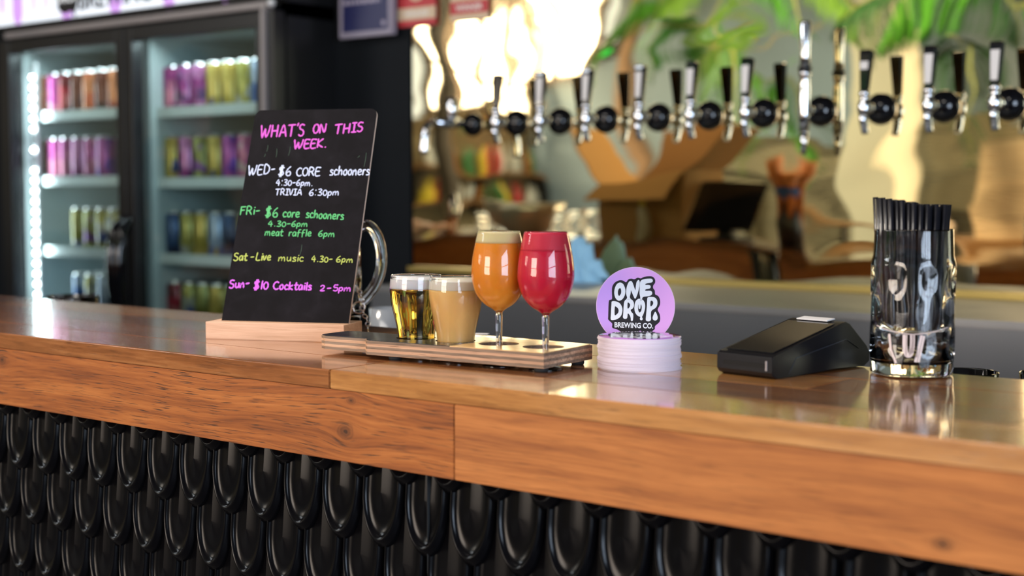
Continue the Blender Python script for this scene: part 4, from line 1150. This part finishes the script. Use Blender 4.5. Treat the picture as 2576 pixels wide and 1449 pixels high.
# ------------------------------------------------------------------ cloths on the bench
def cloth(name, label, px0, px1, pyt, pyb, Y, m, seed, prof):
    rnd = random.Random(seed)
    a, b = aty(px0, pyb, Y), aty(px1, pyb, Y); tz = aty((px0 + px1) / 2, pyt, Y).z; H = tz - 1.0705; Wc = b.x - a.x
    mb = MB(); n, k = 30, 14; vs = []; fs = []
    ph = [rnd.uniform(0, 6) for _ in range(6)]
    for i in range(n + 1):
        uu = i / n; v_ = uu * (len(prof) - 1); a0 = int(min(v_, len(prof) - 2)); h = prof[a0] + (prof[a0 + 1] - prof[a0]) * (v_ - a0)
        for j in range(k + 1):
            t = PI * j / k
            fold = 1 + .16 * math.sin(uu * 19 + ph[0] + 2 * math.sin(t * 2)) + .10 * math.sin(uu * 41 + t * 3 + ph[1])
            vs.append((Wc * uu + .012 * math.sin(t * 3 + ph[2]) , -.038 * math.cos(t) * fold * (.35 + .65 * h), H * h * max(0, math.sin(t)) ** .6 * (.9 + .10 * math.sin(uu * 27 + ph[3] + t * 2))))
    for i in range(n):
        for j in range(k): fs.append((i * (k + 1) + j, (i + 1) * (k + 1) + j, (i + 1) * (k + 1) + j + 1, i * (k + 1) + j + 1))
    mb.add(vs, fs, True)
    return single(name, mb, m, label, 'cloth', loc=(a.x, Y, 1.0705))
cloth('blue_cloth', 'crumpled pale blue cleaning cloth on the steel bench against the mirror', 1432, 1522, 592, 716, 2.922, mat('blue_microfibre', (.30, .58, .82), .9), 3, [.3, .8, 1, .95, .55, .5, .3, .1])

# ------------------------------------------------------------------ things on the far left part of the bar (seen in the mirror)
tbw0 = wood('shelf_wood', (.5, .28, .12), (.38, .2, .08), (.25, .12, .05), rough=.5, face='y', vary=.2)
kraft = mat('kraft_card', (.38, .21, .07), .85); kraft_in = mat('kraft_inside', (.24, .12, .04), .9)
def open_box():
    Yb = 1.38
    pl = mir(1395, 600, Yb); pr_ = mir(1770, 600, Yb)
    xL, xR = pl.x, pr_.x
    cx = mir(1660, 600, 1.28).x; Wx = .44
    t = thing('cardboard_box', 'large brown cardboard carton with flaps open, far left on the bar', 'box', (cx, Yb - .10, BT), .12)
    h = .27; w2, d2 = Wx / 2, .12; th = .004
    part('carton_wall', MB().box((-w2, -d2, 0), (w2, -d2 + th, h)), kraft, t)
    part('carton_wall', MB().box((-w2, d2 - th, 0), (w2, d2, h)), kraft, t)
    part('carton_wall', MB().box((-w2, -d2 + th, 0), (-w2 + th, d2 - th, h)), kraft, t)
    part('carton_wall', MB().box((w2 - th, -d2 + th, 0), (w2, d2 - th, h)), kraft, t)
    part('carton_base', MB().box((-w2 + th, -d2 + th, 0), (w2 - th, d2 - th, th)), kraft_in, t)
    def flap(hinge, axis, length, ang_, wdt, m_):
        mb = MB().box((-wdt / 2, 0, -th / 2), (wdt / 2, length, th / 2))
        o = part('flap', mb, m_, t, loc=hinge); o.rotation_euler = (ang_, 0, axis); return o
    flap((-w2, 0, h), PI / 2, .24, .75, 2 * d2 - .01, kraft)     # left, up and out
    flap((w2, 0, h), -PI / 2, .26, .80, 2 * d2 - .01, kraft)
    flap((0, d2, h), 0, .15, -.9, Wx - .01, kraft)
    flap((0, -d2, h), PI, .26, 1.0, Wx - .01, kraft_in)
    return t
open_box()
# POS touchscreen on a stand
q = mir(1840, 545, 1.36)
pos = thing('till_screen', 'black touchscreen till on a pedestal, on the bar left of frame', 'till', (q.x, 1.36, BT), 0)
part('pedestal', MB().box((-.07, -.06, 0), (.07, .09, .012)).box((-.025, -.01, .012), (.025, .03, .075)), M['black'], pos, bevel=.004)
Mq = Matrix.Translation((0, .03, .115)) @ Matrix.Rotation(-.9, 4, 'X')
part('screen_housing', MB().box((-.14, -.10, -.008), (.14, .10, .008), bev=.004, M=Mq), M['black_gloss'], pos)
part('screen_glass', MB().box((-.13, -.09, -.0095), (.13, .09, -.0082), M=Mq), M['black_gloss'], pos)
# holder of orange-brown paddles
q = mir(1990, 560, 1.33)
hold = thing('handle_holder', 'black pot of orange-brown wooden tap handles, on bar left of frame', 'pot', (q.x, 1.33, BT), 0)
part('pot', MB().lathe([(.0001, 0), (.045, 0), (.042, .12), (.038, .12), (.038, .01), (.0001, .01)], 20), M['black'], hold)
tw = wood('orange_handle_wood', (.75, .28, .09), (.6, .2, .05), (.4, .12, .03), pore=.2, rough=.4, vary=.3)
for k in range(6):
    a = k * 1.1; r_ = .022
    part('tap_handle', MB().tube([(r_ * math.cos(a), r_ * math.sin(a), .03), (.045 * math.cos(a), .03 * math.sin(a), .20), (.06 * math.cos(a), .04 * math.sin(a), .27 + .02 * (k % 3))], [.016, .028, .031], 8), tw, hold)
part('blue_band', MB().lathe([(.040, .125), (.060, .15), (.056, .18), (.045, .16), (.040, .125)], 16), mat('blue_wrap', (.05, .12, .35), .5), hold)
# steel bowl and shaker, bottle
q = mir(1318, 590, 1.34)
def dent_fn(r, z, a, j): return r * (1 + .035 * math.sin(12 * a + z * 90) + .02 * math.sin(23 * a + 3 * j))
bowl = thing('steel_bowl', 'hammered steel punch bowl on the far left part of bar', 'bowl', (q.x, 1.34, BT), 0)
part('bowl_body', MB().lathe([(.0001, 0), (.07, .002), (.12, .03), (.158, .09), (.170, .145), (.165, .145), (.152, .09), (.115, .035), (.06, .01), (.0001, .01)], 48, dent=dent_fn), mat('hammered_steel', (.85, .85, .78), .3, .6), bowl)
q = mir(1128, 600, 1.40)
sh = thing('cocktail_shaker', 'steel cocktail shaker leaning near the bartender', 'shaker', (q.x, 1.40, BT), 0)
part('shaker_body', MB().lathe([(.0001, 0), (.030, 0), (.040, .12), (.036, .13), (.030, .16), (.014, .18), (.0001, .182)], 24), M['chrome'], sh)
q = mir(1625, 590, 1.45)
bo = thing('squeeze_bottle', 'clear bottle with a yellow cap beside the till', 'bottle', (q.x, 1.46, BT), 0)
part('bottle_body', MB().lathe([(.0001, 0), (.026, 0), (.027, .004), (.027, .10), (.012, .125), (.0001, .125)], 20), mat('milky_plastic', (.6, .55, .4), .3, trans=.3), bo)
part('cap', MB().lathe([(.0001, .1255), (.014, .1255), (.014, .145), (.0001, .146)], 16), mat('yellow_cap', (.8, .62, .03), .4), bo)
# pale pine crates on a high table across the room
q0, q1 = mir(2452, 330, -1.0), mir(2600, 590, -1.0)
CR = q0.x
pine = wood('pine', (.95, .78, .56), (.90, .70, .48), (.75, .55, .36), pore=.15, rough=.6, vary=.2)
def crate(z, dx, label):
    pc = thing('pine_crate', label, 'crate', (q0.x + dx, -1.2, z), 0, 'pine crates')
    for k in range(5):
        for y in (.20, 0):
            part('crate_board', MB().box((0, y, 0), (.42, y + .01, .044)), pine, pc, loc=(0, 0, .003 + k * .048))
    part('crate_side', MB().box((0, .01, 0), (.01, .20, .24)), pine, pc); part('crate_side', MB().box((.41, .01, 0), (.42, .20, .24)), pine, pc)
    part('crate_floor', MB().box((.01, .01, 0), (.41, .20, .008)), pine, pc)
crate(1.061, 0, 'lower pale pine crate on the high table across the room')
crate(1.303, .02, 'upper pale pine crate stacked on the lower one')
# red can and small carton low in the mirror, on the work shelf
q = mir(2437, 700, 1.70); can('red', q.x, 1.70, .92, 'red can on the work shelf behind the bar, seen right in the mirror', 'loose cans on the work shelf')
# upturned glasses on the far left of the bar, and a bottle shelf on the side wall (both seen in the mirror)
gm = MB().lathe([(.0001, .088), (.022, .09), (.024, .088), (.032, .03), (.033, .001), (.0315, .0), (.0305, .003), (.0295, .03), (.022, .082), (.0001, .083)], 24).mesh('upturned_glass', M['glass'])
xa, xb_ = mir(1205, 590, 1.20).x, mir(1480, 590, 1.20).x
ow = ['leftmost', 'second', 'third', 'fourth', 'fifth', 'sixth', 'seventh']
for r_ in range(2):
    for k in range(7):
        tag(link('upturned_glass', gm, None, (xa + (xb_ - xa) * (k + .5 * r_) / 7, 1.155 + .0 + .07 * -r_ + .03, BT)), 'upturned clear glass, %s in the %s row beside the steel bowl' % (ow[k], ['back', 'front'][r_]), 'glass', 'upturned glasses beside the bowl')
sh_ = thing('wall_shelf', 'two-tier timber bottle shelf below the side windows', 'shelf', (-8.5, -4.0, 0), 0)
for z in (1.10, 1.50): part('shelf_board', MB().box((0, -.95, z), (.24, .95, z + .03)), tbw0, sh_)
for y in (-.95, 0, .93): part('shelf_bracket', MB().box((0, y, 1.0), (.22, y + .02, 1.50)), M['black'], sh_)
bcol = [('clear', (.85, .88, .85)), ('amber', (.5, .2, .03)), ('green', (.08, .3, .08)), ('yellow', (.8, .62, .05)), ('red', (.55, .04, .04)), ('white', (.8, .8, .75))]
bms = [MB().lathe([(.0001, 0), (.036, 0), (.038, .01), (.038, .17), (.015, .22), (.014, .28), (.0001, .281)], 16).mesh('bottle', mat('bottle_' + n_, c_, .12, trans=.4 if n_ in ('clear', 'amber', 'green') else 0)) for n_, c_ in bcol]
for tier, z in enumerate((1.131, 1.531)):
    for k in range(14):
        ci = (k * 5 + tier * 2 + k // 3) % 6
        tag(link('bottle', bms[ci], None, (-8.36 + .04 * (k % 2), -4.85 + k * .128, z)), '%s bottle, %s from the room corner on the %s wall shelf' % (bcol[ci][0], ['first', 'second', 'third', 'fourth', 'fifth', 'sixth', 'seventh', 'eighth', 'ninth', 'tenth', 'eleventh', 'twelfth', 'thirteenth', 'last'][k], ['lower', 'upper'][tier]), 'bottle', 'bottles on the wall shelf')
# LED signs on the front wall
q = mir(1522, 155, -4.93)
ls_ = thing('led_sign', 'glowing green and white open sign by the corner window', 'sign', (q.x, -4.93, q.z), 0)
part('green_tube', MB().sphere((0, 0, 0), .07, 8, (1.3, .2, .8)), mat('green_neon', (0, .5, .1), .4, emit=(.02, 1, .12), es=1.6), ls_)
part('white_tube', MB().sphere((0, 0, .2), .09, 8, (1.4, .2, 1)), mat('white_neon', (.5, .5, .6), .4, emit=(.75, .75, 1), es=1.2), ls_)
part('backboard', MB().box((-.16, -.035, -.11), (.16, -.02, .33)), M['black'], ls_)

# ------------------------------------------------------------------ pillars, hanging palms, stools in the room behind the camera
def pillar(px, Y, w_, m_, label):
    q = mir(px, 100, Y)
    single('timber_post', MB().box((-w_ / 2, -w_ / 2, 0), (w_ / 2, w_ / 2, 3.3), bev=.005), m_, label, 'post', loc=(q.x, Y, 0))
pillar(1107, -2.1, .11, mat('dark_post', (.05, .04, .03), .6), 'dark timber post nearest the side windows')
pillar(1585, -4.6, .10, mat('peach_post', (.45, .27, .16), .6), 'peach painted post beside the open sign')
pillar(2225, -4.2, .42, mat('cream_post', (.75, .74, .60), .6), 'broad cream painted pillar among the hanging palms')
leafs = [mat('palm_green', (.06, .26, .025), .5), mat('palm_light', (.16, .36, .06), .5), mat('palm_dark', (.02, .10, .03), .5)]
rachm = mat('palm_rachis', (.35, .42, .10), .5)
def frond(loc, az, length, droop, m_, label, seed, wl=.30):
    rnd = random.Random(seed)
    t = thing('palm_frond', label, 'plant', loc, az, 'hanging palm fronds')
    P = []
    for i in range(15):
        s = i / 14; P.append(Vector((length * s * (1 - .45 * droop * s), 0, .18 * s - droop * length * .9 * s * s)))
    part('rachis', MB().tube(P, [.010 * (1 - .8 * i / 14) for i in range(15)], 6), rachm, t)
    mb = MB()
    for i in range(2, 15):
        for hlf in (0, .5):
            s_ = min(13.99, i - 1 + hlf); a = P[int(s_)].lerp(P[min(14, int(s_) + 1)], s_ % 1)
            for sd in (-1, 1):
                L = wl * math.sin(PI * min(.95, .15 + s_ / 16)) * rnd.uniform(.85, 1.1)
                d = Vector((.45, sd * .8, -.55 - .5 * rnd.random())).normalized()
                wv = Vector((0, 0, 1)).cross(d).normalized() * .011
                mid = a + d * L * .5; tip = a + d * L + Vector((0, 0, -.25 * L))
                mb.add([a, mid + wv, tip, mid - wv], [(0, 1, 2, 3)])
    part('leaflets', mb, m_, t, kind='stuff')
fr_specs = [(1700, -20, -.6, 2.6, 1.0, 0), (1800, -60, -1.0, 1.9, .8, 1), (1870, -30, -.8, 1.4, 1.1, 1), (1930, -70, -.5, .7, 1.0, 0), (1760, 30, -1.6, 3.4, .9, 0),
            (1900, 60, -1.3, 2.2, 1.2, 1), (1840, 120, -.4, 1.0, .9, 0), (2010, -40, -.9, 0.2, 1.0, 1), (2350, -40, -.8, 2.4, .7, 2), (2420, -60, -1.2, .5, 1.0, 2),
            (2480, -30, -.6, 3.0, .8, 0), (2300, 20, -1.5, 1.7, .9, 2), (2540, 10, -1.0, .1, 1.1, 0), (1900, 150, -1.0, 1.2, 1.3, 1), (1950, 190, -.8, .4, 1.3, 0), (2440, 110, -.9, 1.2, 1.2, 2), (1640, 40, -1.0, 5.2, .9, 0), (2390, 60, -.5, 4.5, .8, 2)]
pos_w = ['nearest the open sign', 'over the cardboard box', 'left of the stout tap', 'hanging above the stout tap', 'lower, behind the box', 'low and bright beside the pillar', 'lowest pale one', 'against the cream pillar',
         'right of the pillar', 'over the ninth tap', 'over the tenth tap', 'low, right of the pillar', 'at the far right', 'long one, far left', 'dark one, centre right', 'hanging lowest of all', 'low, beside the stout tap', 'low dark one at right']
for i, (px, py, Y, az, dr, mk) in enumerate(fr_specs):
    q = mir(px, py, Y)
    frond((q.x, Y, max(q.z, 1.7)), az, .75, dr, leafs[mk], '%s green palm frond hanging, %s in the mirror' % (['mid', 'bright', 'dark'][mk], pos_w[i]), i)
# rope strung across
ra, rm, rb = mir(1600, 90, -1.0), mir(1930, 105, -1.0), mir(2060, 60, -1.0)
single('hanging_rope', MB().tube(smooth_loop([tuple(ra), tuple(rm), tuple(rb)], 8, False), .006, 6), mat('rope', (.55, .48, .25), .8), 'pale rope strung across in front of the palms', 'rope')
# keg stack and tables for the busy lower half of the mirror
ktop = mat('keg_steel', (.55, .52, .45), .25, 1)
def keg(x, y, z, label):
    t = thing('beer_keg', label, 'keg', (x, y, z), 0, 'steel kegs along the front wall')
    part('keg_body', MB().lathe([(.0001, .03), (.17, .03), (.19, .06), (.20, .14), (.205, .15), (.20, .16), (.20, .40), (.205, .41), (.20, .42), (.19, .52), (.15, .56), (.0001, .57)], 24), ktop, t)
    part('keg_rim', MB().tube([(0.17 * math.cos(2 * PI * i / 20), .17 * math.sin(2 * PI * i / 20), .585) for i in range(20)], .014, 6, closed=True), ktop, t)
kx = [(-6.6, -4.72), (-6.1, -4.72), (-5.6, -4.72), (-4.9, -4.72), (-4.4, -4.72)]
kn_ = ['first', 'second', 'third', 'fourth', 'fifth']
for i, (x, y) in enumerate(kx):
    keg(x, y, 0, 'steel keg on the floor, %s from the corner window' % kn_[i])
    if i != 2: keg(x, y, .6, 'steel keg on top of the %s floor keg' % kn_[i])
    if i in (0, 3): keg(x, y, 1.2, 'topmost steel keg of the %s stack' % kn_[i])

tbw = wood('table_wood', (.5, .28, .12), (.38, .2, .08), (.25, .12, .05), rough=.4, face='y', vary=.2)
def high_table(x, y, label):
    t = thing('high_table', label, 'table', (x, y, 0), 0, 'high tables in the room behind')
    part('tabletop', MB().box((-.45, -.35, 1.02), (.45, .35, 1.06), bev=.005), tbw, t)
    for sx in (-1, 1):
        for sy in (-1, 1): part('leg', MB().box((sx * .4 - .02, sy * .3 - .02, 0), (sx * .4 + .02, sy * .3 + .02, 1.02)), M['black'], t)
high_table(CR + .25, -1.1, 'high oak table carrying the pine crates')
high_table(-5.6, -2.2, 'high oak table nearer the middle of the room')
high_table(-4.2, -3.2, 'high oak table nearer the front windows')

# ------------------------------------------------------------------ bartender (seen only as a hand in the mirror)
def skin_obj(name, verts, edges, radii, m_, parent, root=0, sub=2):
    me = bpy.data.meshes.new(name); me.from_pydata(verts, edges, []); me.materials.append(m_)
    o = link(name, me, parent)
    o.modifiers.new('skin', 'SKIN')
    if not me.skin_vertices: me.skin_vertices.new()
    sv = me.skin_vertices[0].data
    for i, r in enumerate(radii): sv[i].radius = (r, r) if not isinstance(r, tuple) else r
    sv[root].use_root = True
    s_ = o.modifiers.new('sub', 'SUBSURF'); s_.levels = sub; s_.render_levels = sub
    me.polygons.foreach_set('use_smooth', [True] * len(me.polygons))
    return o
hq = mir(1062, 610, 2.0)
man = thing('person', 'person in dark shirt and apron behind the bar, hand resting forward', 'person', (hq.x - .54, 2.22, 0), 0)
skin_m = mat('skin', (.75, .42, .30), .5, sss=.1); shirt_m = mat('charcoal_shirt', (.06, .065, .07), .85); hair_m = mat('brown_hair', (.06, .03, .015), .7)
hx, hy, hz = .56, -.22, 1.16
V = [(0, 0, .95), (0, 0, 1.15), (0, -.01, 1.38), (0, 0, 1.50), (0, -.01, 1.60), (0, -.02, 1.70),          # 0-5
     (.19, 0, 1.44), (.27, -.06, 1.20), (hx - .12, hy + .04, 1.13), (hx - .02, hy + .01, hz),             # 6-9 right arm to wrist/palm
     (-.19, 0, 1.44), (-.25, 0, 1.16), (-.24, -.10, .92), (-.24, -.13, .84),                              # 10-13
     (.10, 0, .90), (.11, -.01, .50), (.11, .02, .09), (.11, -.12, .05),                                   # 14-17
     (-.10, 0, .90), (-.11, -.01, .50), (-.11, .02, .09), (-.11, -.12, .05)]                               # 18-21
Ed = [(0, 1), (1, 2), (2, 3), (3, 4), (4, 5), (2, 6), (6, 7), (7, 8), (8, 9), (2, 10), (10, 11), (11, 12), (12, 13), (0, 14), (14, 15), (15, 16), (16, 17), (0, 18), (18, 19), (19, 20), (20, 21)]
Rr = [(.15, .11), (.14, .10), (.16, .11), .055, .075, .08, .06, .045, .032, (.036, .022), .06, .045, .032, .035, .09, .06, .045, .04, .09, .06, .045, .04]
nb = len(V)
px_, py_, pz_ = V[9]
fing = [(.035, .034), (.012, .040), (-.012, .038), (-.034, .030)]
for k, (off_, ln) in enumerate(fing):
    b0 = len(V)
    V += [(px_ + .035, py_ - off_ * .7, pz_), (px_ + .035 + ln, py_ - off_, pz_ + .004), (px_ + .035 + ln * 1.9, py_ - off_ * 1.1, pz_ - .014)]
    Ed += [(9, b0), (b0, b0 + 1), (b0 + 1, b0 + 2)]; Rr += [.010, .0088, .0075]
b0 = len(V); V += [(px_ - .0, py_ - .045, pz_), (px_ + .03, py_ - .065, pz_ - .006)]; Ed += [(9, b0), (b0, b0 + 1)]; Rr += [.012, .009]
skin_obj('body', V, Ed, Rr, skin_m, man)
sV = [V[0], V[1], V[2], (0, 0, 1.47), V[6], (.235, -.035, 1.31), V[10], (-.225, 0, 1.30)]
skin_obj('shirt', sV, [(0, 1), (1, 2), (2, 3), (2, 4), (4, 5), (2, 6), (6, 7)], [(.17, .13), (.16, .12), (.18, .13), .075, .078, .066, .078, .066], shirt_m, man)
tV = [(0, 0, .98), V[14], V[15], (.11, .02, .13), V[18], V[19], (-.11, .02, .13)]
skin_obj('trousers', tV, [(0, 1), (1, 2), (2, 3), (0, 4), (4, 5), (5, 6)], [(.165, .125), .105, .075, .06, .105, .075, .06], mat('black_trousers', (.02, .02, .025), .9), man)
hd2 = MB().sphere((0, -.02, 1.69), .092, 12, (.82, 1.0, 1.22)); hd2.sphere((0, -.115, 1.665), .015, 6, (.8, 1.2, 1.5)).sphere((.078, -.015, 1.675), .02, 6, (.4, .8, 1.4)).sphere((-.078, -.015, 1.675), .02, 6, (.4, .8, 1.4))
part('head', hd2, skin_m, man)
part('mouth', MB().sphere((0, -.104, 1.63), .016, 6, (1.3, .3, .35)), mat('lips', (.4, .12, .1), .5), man)
for sx in (-1, 1): part('eye', MB().sphere((sx * .03, -.104, 1.695), .009, 6, (1.2, .6, .8)), mat('eye', (.05, .04, .035), .3), man)
part('hair', MB().sphere((0, .008, 1.735), .093, 12, (.9, 1.02, .95)), hair_m, man)
